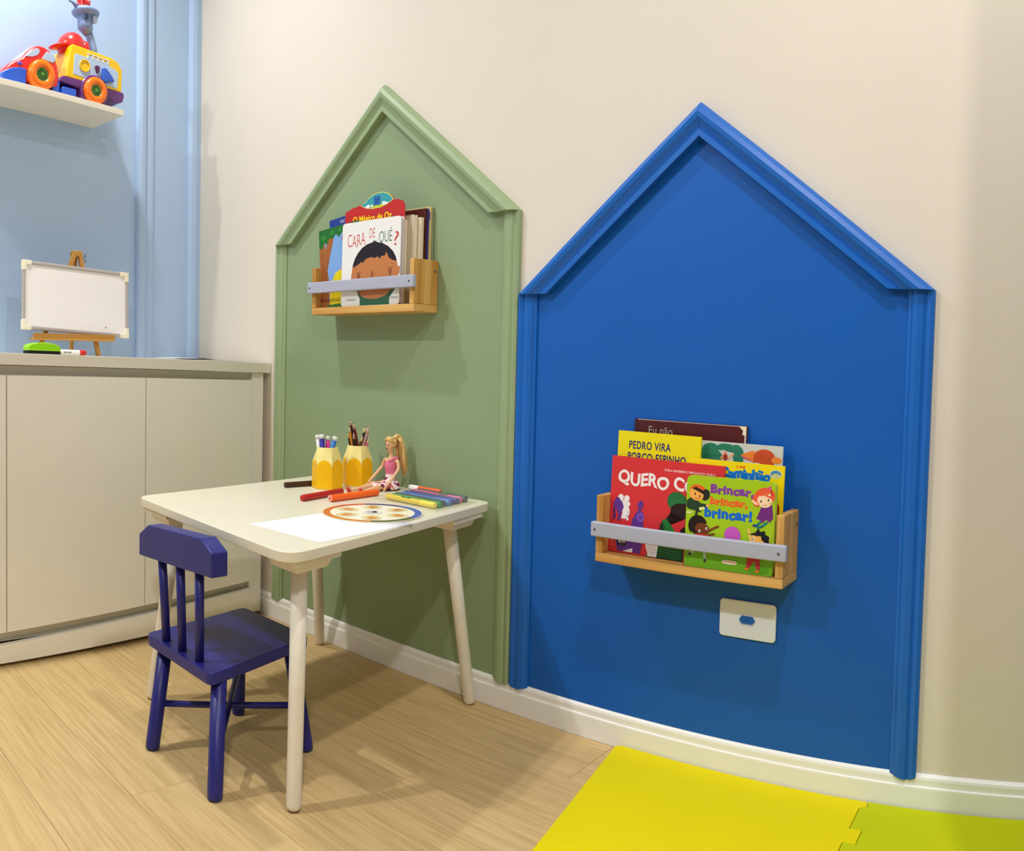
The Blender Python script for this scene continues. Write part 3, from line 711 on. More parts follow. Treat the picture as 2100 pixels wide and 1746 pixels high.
# hooded boy, upper left
pr.poly([(-.02, .70), (.02, .63), (.10, .62), (.17, .60), (.20, .655), (.15, .72), (.05, .76)], (38, 66, 42)); pr.line([(.13, .63), (.12, .56)], .03, (34, 54, 34)); pr.line([(.16, .69), (.25, .68)], .032, (38, 66, 42))
pr.ell(.25, .685, .02, .018, (244, 178, 100), 10); pr.ell(.12, .545, .018, .012, (240, 110, 60), 10); pr.poly([(.16, .62), (.22, .65), (.21, .67), (.15, .655)], (240, 236, 170))
pr.ell(.14, .825, .105, .075, (236, 100, 36), 20, -.3); pr.ell(.22, .80, .05, .062, (40, 40, 34), 14, -.3); pr.ell(.115, .80, .085, .068, (250, 176, 84), 20, -.3); pr.poly([(.06, .86), (.11, .88), (.20, .84), (.22, .79), (.15, .825)], (38, 30, 30))
for c in ((.10, .80), (.155, .78)): pr.ell(*c, .009, .012, BLK, 8)
pr.line([(.10, .755), (.13, .75), (.15, .755)], .006, (150, 50, 30))
for k in range(4): pr.line([(.02 + .02 * k, .60), (-.005 + .012 * k, .58)], .008, (240, 236, 170))
# red-haired girl, upper right
pr.poly([(.80, .60), (.86, .75), (.97, .76), (.985, .62), (.95, .57), (.91, .60), (.87, .56), (.84, .59)], (116, 44, 130)); pr.line([(.85, .57), (.80, .52)], .026, (30, 124, 112)); pr.line([(.92, .57), (.86, .52), (.82, .505)], .026, (30, 124, 112)); pr.ell(.785, .525, .025, .013, (30, 60, 140), 10)
pr.ell(.885, .845, .115, .09, (240, 94, 56), 22, .2); pr.ell(.80, .80, .05, .07, (240, 94, 56), 14); pr.ell(.885, .80, .082, .072, (252, 220, 180), 20); pr.poly([(.80, .84), (.86, .88), (.97, .85), (.965, .82), (.88, .855)], (240, 94, 56))
for c in ((.845, .79), (.925, .81)): pr.ell(*c, .009, .012, BLK, 8)
for c in ((.82, .765), (.945, .775)): pr.ell(*c, .014, .011, (246, 170, 140), 8)
pr.line([(.87, .755), (.89, .75), (.91, .758)], .005, (170, 60, 50)); pr.line([(.80, .755), (.755, .785)], .024, (252, 220, 180)); pr.line([(.965, .86), (.945, .93)], .006, BLK)
pr.poly([(.945, .965), (.90, .925), (.955, .92)], (232, 78, 150)); pr.ell(.935, .865, .014, .012, (252, 240, 200), 8)
# curly-haired child lower left, with arm to the ball
random.seed(5)
pr.ell(.145, .455, .095, .095, (34, 22, 20), 20)
for k in range(14):
    a = PI * .15 + k * PI * 1.05 / 13; pr.ell(.145 + .092 * math.cos(a), .455 + .098 * math.sin(a), .020, .020, (34, 22, 20), 8)
pr.ell(.20, .425, .085, .062, (120, 58, 30), 20, -.1); pr.line([(.27, .41), (.36, .462)], .024, (130, 64, 34)); pr.ell(.375, .468, .018, .012, (130, 64, 34), 8)
for c in ((.17, .40), (.25, .435)): pr.ell(*c, .014, .015, (250, 250, 250), 10); pr.ell(c[0] + .004, c[1], .007, .009, BLK, 8)
pr.line([(.27, .365), (.34, .385)], .02, (130, 64, 34)); pr.poly([(.10, .25), (.24, .25), (.26, .37), (.12, .37)], (220, 60, 50))
pr.line([(.14, .25), (.12, .20), (.085, .155)], .030, (190, 226, 226)); pr.line([(.21, .25), (.235, .18), (.245, .10)], .030, (190, 226, 226))
pr.ell(.07, .135, .018, .018, (60, 50, 56), 10); pr.ell(.245, .085, .016, .02, (60, 50, 56), 10); pr.rect(.14, .24, .225, .25, (200, 60, 60))
pr.ell(.545, .395, .092, .092, (206, 92, 196), 26)
# dark-haired boy lower right, arms up
pr.line([(.755, .33), (.735, .43), (.72, .475)], .024, (252, 200, 110)); pr.line([(.95, .36), (.965, .44)], .024, (200, 200, 70)); pr.ell(.83, .37, .082, .07, (252, 190, 90), 20)
pr.poly([(.735, .43), (.80, .455), (.83, .50), (.855, .465), (.90, .48), (.91, .44), (.955, .42), (.95, .37), (.975, .335), (.935, .345), (.93, .30), (.90, .36), (.87, .38), (.86, .42), (.82, .415)], (26, 30, 36))
for c in ((.775, .38), (.875, .335)): pr.ell(*c, .015, .017, (250, 250, 250), 10); pr.ell(c[0] - .004, c[1], .008, .01, BLK, 8)
pr.ell(.80, .345, .014, .010, (240, 110, 60), 8); pr.poly([(.74, .22), (.92, .20), (.92, .31), (.76, .32)], (240, 150, 40))
pr.poly([(.715, .215), (.86, .20), (.865, .06), (.83, .06), (.80, .15), (.75, .07), (.715, .07)], (196, 52, 66)); pr.ell(.72, .055, .025, .014, (240, 130, 40), 10); pr.ell(.835, .04, .025, .014, (240, 130, 40), 10)
pr.text('Texto por', .38, .56, .205, .225, (44, 96, 30), .0); pr.text('Ilustrado por', .32, .68, .165, .192, (44, 96, 30), .0)
pr.ell(.525, .10, .088, .022, (250, 240, 226), 22); pr.rect(.45, .60, .08, .12, (250, 240, 226)); pr.text('GIRASSOL', .455, .597, .089, .113, (226, 136, 120), .01)
book(2.2335, -.0868, ZB, .206, .198, .0130, 'lime green board book with four playing children under a three-line title', LIM, (214, 206, 150), .025, 0, .010, pr=pr)

pr = Print(.283, .222)
RED, PUR = (218, 50, 56), (98, 52, 148)
pr.text('QUERO COLO', .065, .955, .685, .845, (246, 240, 240), .035, -.02, jig=.012)
pr.text('STELA BARBIERI E FERNANDO VILELA', .485, .925, .895, .918, (250, 216, 210), .015)
pr.ox = -.115; pr.ell(.725, .60, .088, .078, (36, 112, 58), 24, -.2)
for k in range(4): pr.line([(.66 + .004 * k, .56 + .022 * k), (.73, .545 + .022 * k), (.78, .57 + .022 * k)], .004, (60, 140, 80))
pr.poly([(.675, .545), (.72, .585), (.80, .59), (.84, .56), (.83, .47), (.80, .44), (.775, .42), (.755, .455), (.72, .47), (.70, .46), (.68, .50), (.635, .42), (.60, .385), (.575, .30), (.545, .18), (.66, .18), (.66, .36)], (42, 24, 26))
pr.poly([(.60, .40), (.64, .415), (.70, .33), (.78, .20), (.80, .12), (.76, 0), (.46, 0), (.53, .12), (.59, .22), (.62, .30)], (40, 122, 52))
pr.poly([(.49, 0), (.80, 0), (.80, .13), (.55, .14)], (16, 60, 34))
for k in range(6): pr.line([(.52 + .01 * k, .02 + .024 * k), (.62, .035 + .024 * k), (.70, .022 + .024 * k), (.78, .036 + .024 * k)], .008, (44, 120, 60))
for k in range(7): pr.line([(.60 - .004 * k, .20 + .026 * k), (.655 - .004 * k, .19 + .026 * k)], .007, (24, 74, 36))
pr.poly([(.74, .23), (.80, .25), (.83, .30), (.80, .36), (.77, .33)], (42, 24, 26))
pr.ox = 0
for c in ((.10, .575), (.155, .57)): pr.ell(*c, .026, .026, (244, 240, 240), 14)
pr.poly([(.09, .55), (.15, .55), (.17, .48), (.175, .40), (.15, .355), (.11, .355), (.12, .42), (.10, .47)], (244, 240, 240)); pr.ell(.17, .515, .020, .02, (244, 240, 240), 12); pr.line([(.165, .49), (.18, .43), (.165, .385), (.17, .35)], .02, (244, 240, 240))
pr.ell(.07, .535, .028, .028, PUR, 14); pr.poly([(.055, .53), (.11, .54), (.13, .48), (.11, .40), (.10, .33), (.075, .33), (.085, .40), (.06, .44)], PUR); pr.ell(.045, .495, .018, .018, PUR, 12); pr.line([(.045, .47), (.04, .42), (.05, .38), (.04, .345)], .02, PUR)
pr.ell(.285, .52, .026, .036, PUR, 14, -.3); pr.poly([(.25, .44), (.27, .48), (.30, .46), (.32, .42), (.315, .33), (.33, .26), (.20, .26), (.215, .36)], PUR); pr.ell(.29, .395, .034, .036, (134, 90, 190), 16); pr.ell(.29, .395, .022, .024, (112, 66, 166), 16)
pr.poly([(.09, .02), (.30, .02), (.31, .10), (.34, .19), (.12, .19), (.07, .12)], PUR); pr.poly([(.14, .02), (.23, .02), (.23, .065)], (244, 240, 240))
pr.ell(.40, .125, .052, .075, (240, 236, 244), 18); pr.poly([(.37, .01), (.45, .01), (.46, .13), (.36, .13)], (240, 236, 244))
for k in range(4): pr.line([(.37, .06 + .03 * k), (.41, .05 + .03 * k), (.445, .065 + .03 * k)], .004, (196, 186, 214))
pr.rect(.085, .165, .075, .165, (38, 30, 48)); pr.text('sm', .095, .155, .105, .145, (244, 240, 244), .02); pr.rect(.105, .145, .086, .092, (120, 110, 130))
for k in range(12): pr.rect(.030, .042, .06 + .020 * k, .074 + .020 * k, (236, 120, 116))
book(2.066, -.0705, ZB, .283, .222, .0060, 'large red picture book with white block title and a woman in green turban', RED, (238, 230, 214), .025, .010, pr=pr)

pr = Print(.226, .232)
YEL = (244, 220, 6)
pr.text('UM', .51, .60, .945, .972, (240, 112, 20), .02); pr.text('Caminhão', .34, .865, .845, .945, (6, 116, 210), .075, jig=.008)
pr.ell(.915, .92, .062, .042, (236, 232, 190), 22); pr.ell(.915, .92, .054, .036, (70, 140, 190), 22); pr.ell(.92, .905, .045, .022, (200, 204, 130), 16)
pr.poly([(.86, .62), (.93, .70), (.97, .62), (.97, .30), (.86, .30)], (160, 50, 34)); pr.poly([(.90, .45), (1, .58), (1, .2), (.90, .2)], (134, 36, 30))
book(2.229, -.0640, ZB, .226, .232, .0050, 'yellow book with fat blue title and oval badge, behind the lime green book', YEL, (238, 230, 214), .025, .012, pr=pr)

pr = Print(.212, .280)
pr.text('PEDRO VIRA', .14, .65, .858, .925, (42, 46, 110), .022, space=1.1); pr.text('PORCO-ESPINHO', .13, .835, .762, .830, (42, 46, 110), .022, space=1.1)
book(2.034, -.0530, ZB, .212, .280, .0060, 'yellow book with navy capital lettering, behind the large red book', (238, 222, 6), (236, 228, 206), .025, .008, pr=pr)

pr = Print(.186, .146); pr.rect(0, 1, 0, 1, (34, 34, 92)); pr.line([(.86, .62), (1, .58)], .008, (200, 200, 220)); pr.line([(.86, .40), (1, .36)], .008, (200, 200, 220)); pr.rect(.8, 1, .85, 1, (40, 30, 40))
book(2.2435, -.0475, ZB, .186, .146, .0200, 'short thick navy book wedged at the right end of the blue wall shelf', (34, 34, 92), (150, 150, 170), .02, pr=pr)

pr = Print(.246, .270)
GRN, ORN = (44, 126, 98), (206, 82, 42)
for cx, cy, rx, ry, ro in ((.30, .93, .085, .06, .2), (.36, .885, .07, .05, -.4), (.27, .875, .07, .06, .1), (.49, .955, .075, .035, -.2), (.57, .935, .065, .05, -.7), (.58, .875, .05, .06, .3), (.42, .96, .06, .03, .2)):
    pr.ell(cx, cy, rx, ry, GRN, 18, ro); pr.line([(cx - rx * .7, cy), (cx + rx * .7, cy)], .003, (28, 92, 72))
pr.poly([(.40, .86), (.455, .935), (.475, .90), (.50, .86)], (230, 150, 110)); pr.ell(.455, .875, .022, .03, (160, 50, 46), 14); pr.line([(.49, .87), (.53, .91)], .02, (232, 180, 130))
pr.poly([(.60, .905), (.66, .93), (.72, .95), (.80, .92), (.80, .87), (.72, .865), (.66, .872)], (240, 132, 50)); pr.poly([(.595, .91), (.64, .875), (.72, .860), (.70, .875), (.65, .89)], (210, 96, 120))
pr.ell(.83, .89, .105, .085, ORN, 24); pr.poly([(.74, .90), (.72, .86), (.78, .82), (.84, .79), (.91, .80), (.93, .88)], ORN); pr.ell(.945, .885, .05, .03, (244, 142, 56), 14)
for k in range(6): pr.line([(.76 + .025 * k, .95 - .004 * k), (.775 + .026 * k, .90 - .014 * k)], .004, (170, 60, 30))
pr.rect(.0, .72, .815, .845, (140, 106, 78)); pr.ell(.76, .835, .05, .02, (244, 238, 226), 14); pr.ell(.80, .815, .03, .016, (130, 196, 80), 12)
book(2.203, -.0330, ZB, .246, .270, .0050, 'pale grey book with green leaves and an orange-haired animal, behind the yellow books', (206, 210, 204), (236, 228, 206), .025, .008, pr=pr)

pr = Print(.284, .308)
pr.rect(.985, 1, 0, 1, (222, 214, 196)); pr.rect(0, 1, .993, 1, (206, 196, 190)); pr.poly([(.93, 1), (1, 1), (1, .93), (.965, .935), (.97, .965)], (236, 228, 200)); pr.rect(0, .03, 0, 1, (66, 30, 40))
pr.text('Eu não', .135, .355, .890, .950, (176, 168, 150), .0)
book(2.092, -.0160, ZB, .284, .308, .0080, 'tall dark maroon book with torn corner, rearmost on the blue wall shelf', (84, 26, 28), (232, 224, 204), .025, .006, pr=pr)

# ---------------------------------------------------------------- socket plate
sk = thing('wall_socket', 'white rectangular wall plate with a blue-painted hexagonal socket on the blue panel', 'socket', (2.2515, -.0025, .3608))
MB().prism(rrect(.135, .0845, .009, 6), -.0062, 0, 'y', M=Matrix.Translation((0, 0, -.04225))).obj('cover_plate', mat('white_plate', (228, 236, 250), .3, .45), sk, bevel=.0022, seg=3)
MB().box(-.0205, .0205, -.0068, -.006, -.0125, .0125).obj('insert', mat('white_plate_insert', (225, 233, 247), .3, .45), sk, bevel=.0006)
MB().prism([(-.0205, 0), (-.0135, .0105), (.0135, .0105), (.0205, 0), (.0135, -.0105), (-.0135, -.0105)], -.0076, -.006, 'y').obj('socket_rim', mat('pale_blue_paint', (160, 176, 214), .4), sk, bevel=.0005)
MB().prism([(-.0188, .001), (-.0128, .0100), (.0128, .0100), (.0188, .001), (.0122, -.0074), (-.0122, -.0074)], -.0079, -.006, 'y').obj('socket_well', mat('socket_blue', (14, 96, 180), .4), sk)
MB().lathe([(0, -.0082), (.0017, -.0082), (.0017, -.0070)], 12, axis='y', c=(.001, 0, .001)).obj('pin_hole', mat('dark_hole', (12, 20, 40), .6), sk)
# ---------------------------------------------------------------- children's table
def rounded(pts, rr, n=6):
    """corner-rounded outline of a convex polygon"""
    out = []; N = len(pts); P = [Vector(p) for p in pts]
    for i in range(N):
        a, b, c = P[i - 1], P[i], P[(i + 1) % N]; r_ = rr[i] if isinstance(rr, (list, tuple)) else rr
        p0 = b + (a - b).normalized() * r_; p2 = b + (c - b).normalized() * r_
        for k in range(n + 1):
            t = k / n; q = p0 * (1 - t) ** 2 + b * 2 * t * (1 - t) + p2 * t * t; out.append((q.x, q.y))
    return out
m_tab = mat('white_table_lacquer', (226, 220, 198), .33, .45, vary=.012, vscale=10)
m_tabl = mat('white_table_leg_paint', (234, 228, 212), .45, .35, vary=.03, vscale=30, bump=.1, bscale=80)
TX, TY, TH = 1.25, -.40, .548
table = thing('kids_table', 'white low kids table with rounded top and four splayed round legs', 'table', (TX, TY, 0))
quad = [(.938 - TX, -.742 - TY), (1.664 - TX, -.788 - TY), (1.532 - TX, -.020 - TY), (.862 - TX, -.020 - TY)]
MB().prism(rounded(quad, [.045, .060, .030, .045]), TH - .0215, TH, 'z').obj('tabletop', m_tab, table, bevel=.002)
legs = [((1.600, -.717), (1.566, -.684)), ((1.489, -.040), (1.478, -.126)), ((.862, -.045), (.945, -.140)), ((.957, -.700), (1.030, -.672))]
for (fx, fy), (tx, ty) in legs:
    f_ = Vector((fx - TX, fy - TY, .0035)); t_ = Vector((tx - TX, ty - TY, .494))
    d = t_ - f_
    lg = MB().tube([f_, f_ + d * .006, f_ + d * .02, f_ + d * .5, t_], [.0125, .0145, .0158, .0168, .0180], 20).obj('leg', m_tabl, table)
    c = MB(); c.lathe([(0, .0003), (.0125, .0003), (.0125, .0036), (0, .0036)], 16, c=(f_.x, f_.y, 0)); c.obj('glide', mat('worn_wood_end', (120, 92, 66), .7), lg)
    e1 = Vector((.726, -.046)).normalized(); e2 = Vector((-.120, .76)).normalized() if fx > 1.3 else Vector((-.076, .72)).normalized()
    q = lambda h, z: [(tx - TX + e1.x * sx * h + e2.x * sy * h, ty - TY + e1.y * sx * h + e2.y * sy * h, z) for sx, sy in ((-1, -1), (1, -1), (1, 1), (-1, 1))]
    MB().hexa(q(.069, .5145), q(.069, .5264)).obj('mounting_plate', m_tabl, table, bevel=.001)
    MB().hexa(q(.046, .4925), q(.056, .5144)).obj('corner_block', m_tabl, table, bevel=.001)

# ---------------------------------------------------------------- blue chair
m_ch = mat('navy_blue_paint', (36, 38, 118), .38, .4, vary=.04, vscale=25, bump=.08, bscale=60)
CX, CY = 1.29, -.67
chair = thing('kids_chair', 'small dark blue wooden kids chair with three back spindles, pushed under the table', 'chair', (CX, CY, 0))
sq = [(1.169, -.832), (1.467, -.836), (1.390, -.512), (1.112, -.512)]
MB().prism(rounded([(x - CX, y_ - CY) for x, y_ in sq], .022), .2365, .2625, 'z').obj('seat', m_ch, chair, bevel=.0025)
cl = [((1.477, -.829), (1.440, -.798)), ((1.214, -.837), (1.208, -.800)), ((1.410, -.533), (1.366, -.552)), ((1.152, -.553), (1.152, -.553))]
def at_z(i, z):
    (fx, fy), (tx, ty) = cl[i]; t = z / .237
    return Vector((fx + (tx - fx) * t - CX, fy + (ty - fy) * t - CY, z))
for i in range(4):
    MB().tube([at_z(i, .0008), at_z(i, .004), at_z(i, .02), at_z(i, .237)], [.0145, .0162, .0168, .0172], 18).obj('leg', m_ch, chair)
MB().tube([at_z(1, .106), at_z(2, .104)], .0078, 14).obj('stretcher', m_ch, chair)
MB().tube([at_z(0, .090), at_z(3, .1195)], .0078, 14).obj('stretcher', m_ch, chair)
for (bx, by), tx in (((1.240, -.815), 1.232), ((1.313, -.815), 1.317), ((1.388, -.815), 1.400)):
    MB().tube([(bx - CX, by - CY, .262), (tx - CX, -.825 - CY, .475)], [.0098, .0104], 16).obj('back_spindle', m_ch, chair)
X0, X1 = 1.157 - CX, 1.482 - CX; sl = .020 / .325
zz = lambda x, z: (x, z + (x - X0) * sl - .006)
MB().prism([zz(X0, .455), zz(X1, .455), zz(X1, .506), zz(X1 - .045, .532), zz(X0 + .045, .532), zz(X0, .506)], -.846 - CY, -.806 - CY, 'y').obj('top_rail', m_ch, chair, bevel=.003)

# ---------------------------------------------------------------- foam mats
def jig_edge(x, y0, y1, n, d, ph):
    """dovetail edge going from y0 to y1 at x, teeth reaching x-d"""
    pts = []; st = (y1 - y0) / n
    for k in range(n):
        a = y0 + st * k; b = a + st
        if (k + ph) % 2: pts += [(x - d, a - st * .10), (x - d, b + st * .10)]
        else: pts += [(x, a + st * .10), (x, b - st * .10)]
    return pts
MZ = .011
def mat_tile(name, label, pts, m, mz=MZ):
    o = tag(MB().prism(pts, .0004, mz, 'z').obj(name, m, None, bevel=.0018), label, 'foam mat', 'interlocking foam floor mats'); return o
m_yel = mat('yellow_foam', (226, 210, 0), .75, .2, vary=.02, vscale=6, bump=.25, bscale=220)
m_lim = mat('lime_foam', (190, 198, 0), .75, .2, vary=.03, vscale=6, bump=.25, bscale=220)
top = -.0165
je = jig_edge(2.558, -.060, -.560, 8, .026, 1)
yp = [(1.945, top), (1.934, top - .011), (1.968, -.200), (2.042, -.560)] + [(x, y_) for x, y_ in je[::-1]] + [(2.531, -.048), (2.547, -.035), (2.542, top)]
mat_tile('foam_mat', 'bright yellow foam mat tile on the floor beside the white skirting', yp, m_yel)
lp = [(2.5435, top), (2.5485, -.0355), (2.5325, -.0495)] + [(x + .0012, y_) for x, y_ in je] + [(2.928, -.560), (2.928, top)]
mat_tile('foam_mat', 'lime green foam mat tile interlocked with the yellow one at bottom right', lp, m_lim)

# ---------------------------------------------------------------- things on the table
tz = TH + .0003
o = sheet('paper_sheet', 1.492, -.535, .232, .288, tz, .06, 'blank white sheet of paper at the front corner of the table', mat('bright_paper', (250, 249, 250), .7, .2))
# spinner wheel
wh = thing('spinner_wheel', 'round cardboard wheel with coloured rim and orange blotches on the table', 'wheel', (1.446, -.370, tz + .0009), (0, 0, .02))
R_ = .121
MB().lathe([(0, 0), (R_, 0), (R_, .0016), (0, .0016)], 56, smooth=False).obj('disc', mat('card_ivory', (238, 232, 206), .5), wh)
pr = Print(2 * R_, 2 * R_, 0)
def ring(a0, a1, r0, r1, col, n=16):
    a0, a1 = math.radians(a0), math.radians(a1)
    o_ = [(.5 + r1 / 2 * math.cos(a0 + (a1 - a0) * i / n), .5 + r1 / 2 * math.sin(a0 + (a1 - a0) * i / n)) for i in range(n + 1)]
    i_ = [(.5 + r0 / 2 * math.cos(a0 + (a1 - a0) * i / n), .5 + r0 / 2 * math.sin(a0 + (a1 - a0) * i / n)) for i in range(n + 1)]
    pr.raw([[(px * pr.w, py * pr.h) for px, py in (o_[k], o_[k + 1], i_[k + 1], i_[k])] for k in range(n)], col)
for a0, a1, col in ((185, 250, (206, 112, 46)), (145, 185, (206, 74, 50)), (98, 145, (52, 50, 122)), (12, 98, (74, 104, 178)), (-45, 12, (84, 92, 44)), (250, 315, (206, 130, 52))): ring(a0, a1, .845, .985, col)
for k in range(6):
    a = math.radians(15 + 60 * k); cx, cy = .5 + .29 * math.cos(a), .5 + .29 * math.sin(a)
    pr.ell(cx, cy, .115, .095, (222, 208, 160), 22, a)
    for dx, dy, rr_, c in ((0, 0, .070, (224, 172, 104)), (.02, -.02, .048, (212, 146, 72)), (-.03, .025, .035, (200, 140, 80)), (.035, .03, .02, (170, 120, 70))): pr.ell(cx + dx, cy + dy, rr_, rr_ * .75, c, 12, a)
pr.ell(.5, .5, .10, .10, (228, 226, 214), 20); pr.ell(.49, .49, .055, .045, (176, 168, 184), 12); pr.ell(.52, .515, .035, .03, (52, 64, 56), 10)
pr.build(wh, 0, flat_z=.0016)
MB().lathe([(0, .0016), (.006, .0016), (.005, .004), (0, .0045)], 14, c=(.004, .004, 0)).obj('rivet', mat('dark_rivet', (40, 50, 44), .35), wh)

# pencil-shaped cups
def cup(x, y, label, rz):
    t = thing('pencil_cup', label, 'pen cup', (x, y, tz), (0, 0, rz), 'pencil-shaped desk cups')
    R0, Z1, Z2, rt = .0445, .074, .117, .0300
    def hexr(a):
        b = (a % (PI / 3)) - PI / 6; return R0 * math.cos(PI / 6) / math.cos(b)
    def surf(a, z, off=0):
        h = hexr(a); k = 0 if z <= Z1 else (z - Z1) / (Z2 - Z1); k = min(1, k)
        r_ = h * (1 - k) + rt * k
        return ((r_ + off) * math.cos(a), (r_ + off) * math.sin(a), z)
    N = 60; zs = [0, .02, .05, .066, .072, .076, .084, .095, .106, .1155, .117]
    mb = MB(); v = []
    for z in zs: v += [surf(2 * PI * k / N, z) for k in range(N)]
    for z in (.117, .112, .08, .006): v += [((rt - .0028) * math.cos(2 * PI * k / N), (rt - .0028) * math.sin(2 * PI * k / N), z) for k in range(N)]
    rows = len(zs) + 4; f = []
    for j in range(rows - 1):
        for k in range(N): k2 = (k + 1) % N; f.append((j * N + k, j * N + k2, (j + 1) * N + k2, (j + 1) * N + k))
    f.append(tuple(range(N - 1, -1, -1))); f.append(tuple((rows - 1) * N + k for k in range(N)))
    mb.add(v, f); mb.obj('body', mat('pale_yellow_resin', (246, 232, 150), .5, .3), t)
    mb = MB(); v = []; f = []; rowz = [0, .3, .6, .8, .92, 1.0]
    for q in rowz:
        for k in range(N):
            a = 2 * PI * k / N; u = ((a % (PI / 3)) / (PI / 3)) * 2 - 1
            zt = .060 + .0225 * math.sqrt(max(0, 1 - u * u))
            v.append(surf(a, .001 + (zt - .001) * q, .0007))
    for j in range(len(rowz) - 1):
        for k in range(N): k2 = (k + 1) % N; f.append((j * N + k, j * N + k2, (j + 1) * N + k2, (j + 1) * N + k))
    mb.add(v, f); mb.obj('painted_sleeve', mat('golden_yellow_paint', (250, 192, 0), .42, .35), t)
    return t
c1x, c1y, c2x, c2y = 1.077, -.205, 1.087, -.098
cup(c1x, c1y, 'nearer pencil-shaped yellow cup, holding felt-tip markers', .65)
cup(c2x, c2y, 'rear pencil-shaped yellow cup, holding coloured pencils', .59)
def pen(x, y, ang, tilt, ln, r_, cols, label, name='felt_tip_pen', cap='white', z0=.010, group='felt-tip markers in the nearer cup'):
    """stands in a cup: foot at x,y, leaning by tilt towards ang"""
    t = thing(name, label, 'pen', (x, y, tz + z0), (0, tilt, ang), group)
    body, tip = cols
    MB().tube([(0, 0, 0), (0, 0, ln - .011)], r_, 14).obj('barrel', mat('pen_%d_%d_%d' % body, body, .4), t)
    MB().tube([(0, 0, ln - .011), (0, 0, ln - .002), (0, 0, ln)], [r_ * 1.06, r_ * 1.06, r_ * .9], 14).obj('end_cap', mat('pen_%d_%d_%d' % tip, tip, .4), t)
WH = (236, 236, 232)
pen(c1x - .006, c1y - .006, 2.9 + PI / 4, .16, .142, .0068, ((226, 226, 224), WH), 'white marker at the left of the nearer cup')
pen(c1x + .000, c1y - .012, 3.9, .06, .143, .0072, ((40, 30, 140), WH), 'dark blue marker with white end in the nearer cup')
pen(c1x + .000, c1y + .000, 2.4, .02, .137, .0060, ((222, 50, 150), WH), 'pink marker with white end in the nearer cup')
pen(c1x - .010, c1y - .010, PI / 4 - .1, .26, .142, .0072, ((44, 116, 196), WH), 'light blue marker leaning right in the nearer cup')
def pencil(x, y, ang, tilt, ln, col, label, lead=None, wood_c=(226, 190, 140), r_=.0039):
    t = thing('coloured_pencil', label, 'pencil', (x, y, tz + .008), (0, tilt, ang), 'coloured pencils in the rear cup')
    MB().tube([(0, 0, 0), (0, 0, ln - .020)], r_, 6, smooth=False).obj('shaft', mat('pencil_%d_%d_%d' % col, col, .4), t)
    MB().tube([(0, 0, ln - .020), (0, 0, ln - .005)], [r_, r_ * .32], 12).obj('sharpened_wood', mat('cedar_%d' % wood_c[0], wood_c, .7), t)
    lc = lead or col
    MB().tube([(0, 0, ln - .005), (0, 0, ln)], [r_ * .32, r_ * .08], 10).obj('lead', mat('pencil_%d_%d_%d' % lc, lc, .5), t)
DB, OC, RD = (62, 24, 20), (206, 136, 22), (186, 42, 26)
A_ = .87             # leaning right as seen from the room
def pcl(u, w, tl, *a):
    """foot u along the cup's visible width, w towards the room; positive tilt leans right"""
    x = c2x + u * math.cos(A_) + w * math.sin(A_); y_ = c2y + u * math.sin(A_) - w * math.cos(A_)
    pencil(x, y_, A_ if tl > 0 else A_ + PI, abs(tl), *a)
pcl(.000, -.014, -.20, .150, (58, 22, 18), 'short dark brown pencil at the left of the rear cup')
pcl(.003, -.005, -.18, .168, OC, 'ochre pencil leaning left in the rear cup', (150, 90, 20))
pcl(.011, -.014, -.19, .188, DB, 'longest dark brown pencil in the rear cup, black tip', (24, 18, 18), (196, 150, 130))
pcl(.0165, -.005, -.175, .178, (96, 34, 26), 'reddish brown pencil just left of the red one in the rear cup', (40, 20, 20), (206, 160, 140))
pcl(.022, -.014, -.20, .170, RD, 'red pencil leaning left in the rear cup', (60, 20, 18))
pcl(.004, .004, -.12, .148, (40, 18, 16), 'short near-black pencil in front of the ochre one in the rear cup', (200, 150, 150), (214, 170, 150))
pcl(.014, .004, .02, .166, (28, 32, 60), 'navy pencil with pale point in the rear cup', (26, 26, 30), (232, 224, 150))
pcl(.0225, .000, .015, .166, (52, 96, 180), 'blue pencil right of the navy one in the rear cup', (36, 110, 200))
pcl(-.026, .014, .28, .146, (104, 56, 24), 'brown pencil leaning right in the rear cup', (80, 40, 20), (220, 190, 130))
pcl(-.016, .014, .28, .172, (186, 148, 130), 'pale wooden pencil leaning far right in the rear cup', (200, 170, 150), (214, 190, 150))
pcl(-.006, .014, .27, .142, (210, 108, 140), 'pink pencil at the right of the rear cup', (230, 150, 170), (226, 200, 150))

def lying(name, label, x, y, ang, ln, r_, body, ends=None, open_end=None, group=None, cat='marker', tip=None, z=0.0):
    """marker lying on the table, local x along its length, centre at x,y"""
    t = thing(name, label, cat, (x, y, tz + r_ + z), (0, 0, ang), group)
    m = mat('marker_%d_%d_%d' % body, body, .35, .45)
    MB().lathe([(0, ln / 2), (r_ * .75, ln / 2), (r_ * .95, ln / 2 - .002), (r_, ln / 2 - .005), (r_, -ln / 2 + .005), (r_ * .97, -ln / 2 + .001), (r_ * .9, -ln / 2), (0, -ln / 2)], 20, axis='x').obj('barrel', m, t)
    if open_end:
        MB().lathe([(r_ * .94, -ln / 2 - .0006), (r_ * .6, -ln / 2 - .0006)], 20, axis='x').obj('rim', mat('rim_%d' % open_end[0], open_end, .5), t)
        MB().lathe([(0, -ln / 2 - .0004), (r_ * .62, -ln / 2 - .0004)], 20, axis='x').obj('end_plug', mat('plug_%d' % open_end[1], (226, 120, 100), .5), t)
    if tip: MB().lathe(tip[0], 16, axis='x').obj('cap', mat('marker_cap_%d_%d_%d' % tip[1], tip[1], .4), t)
    return t
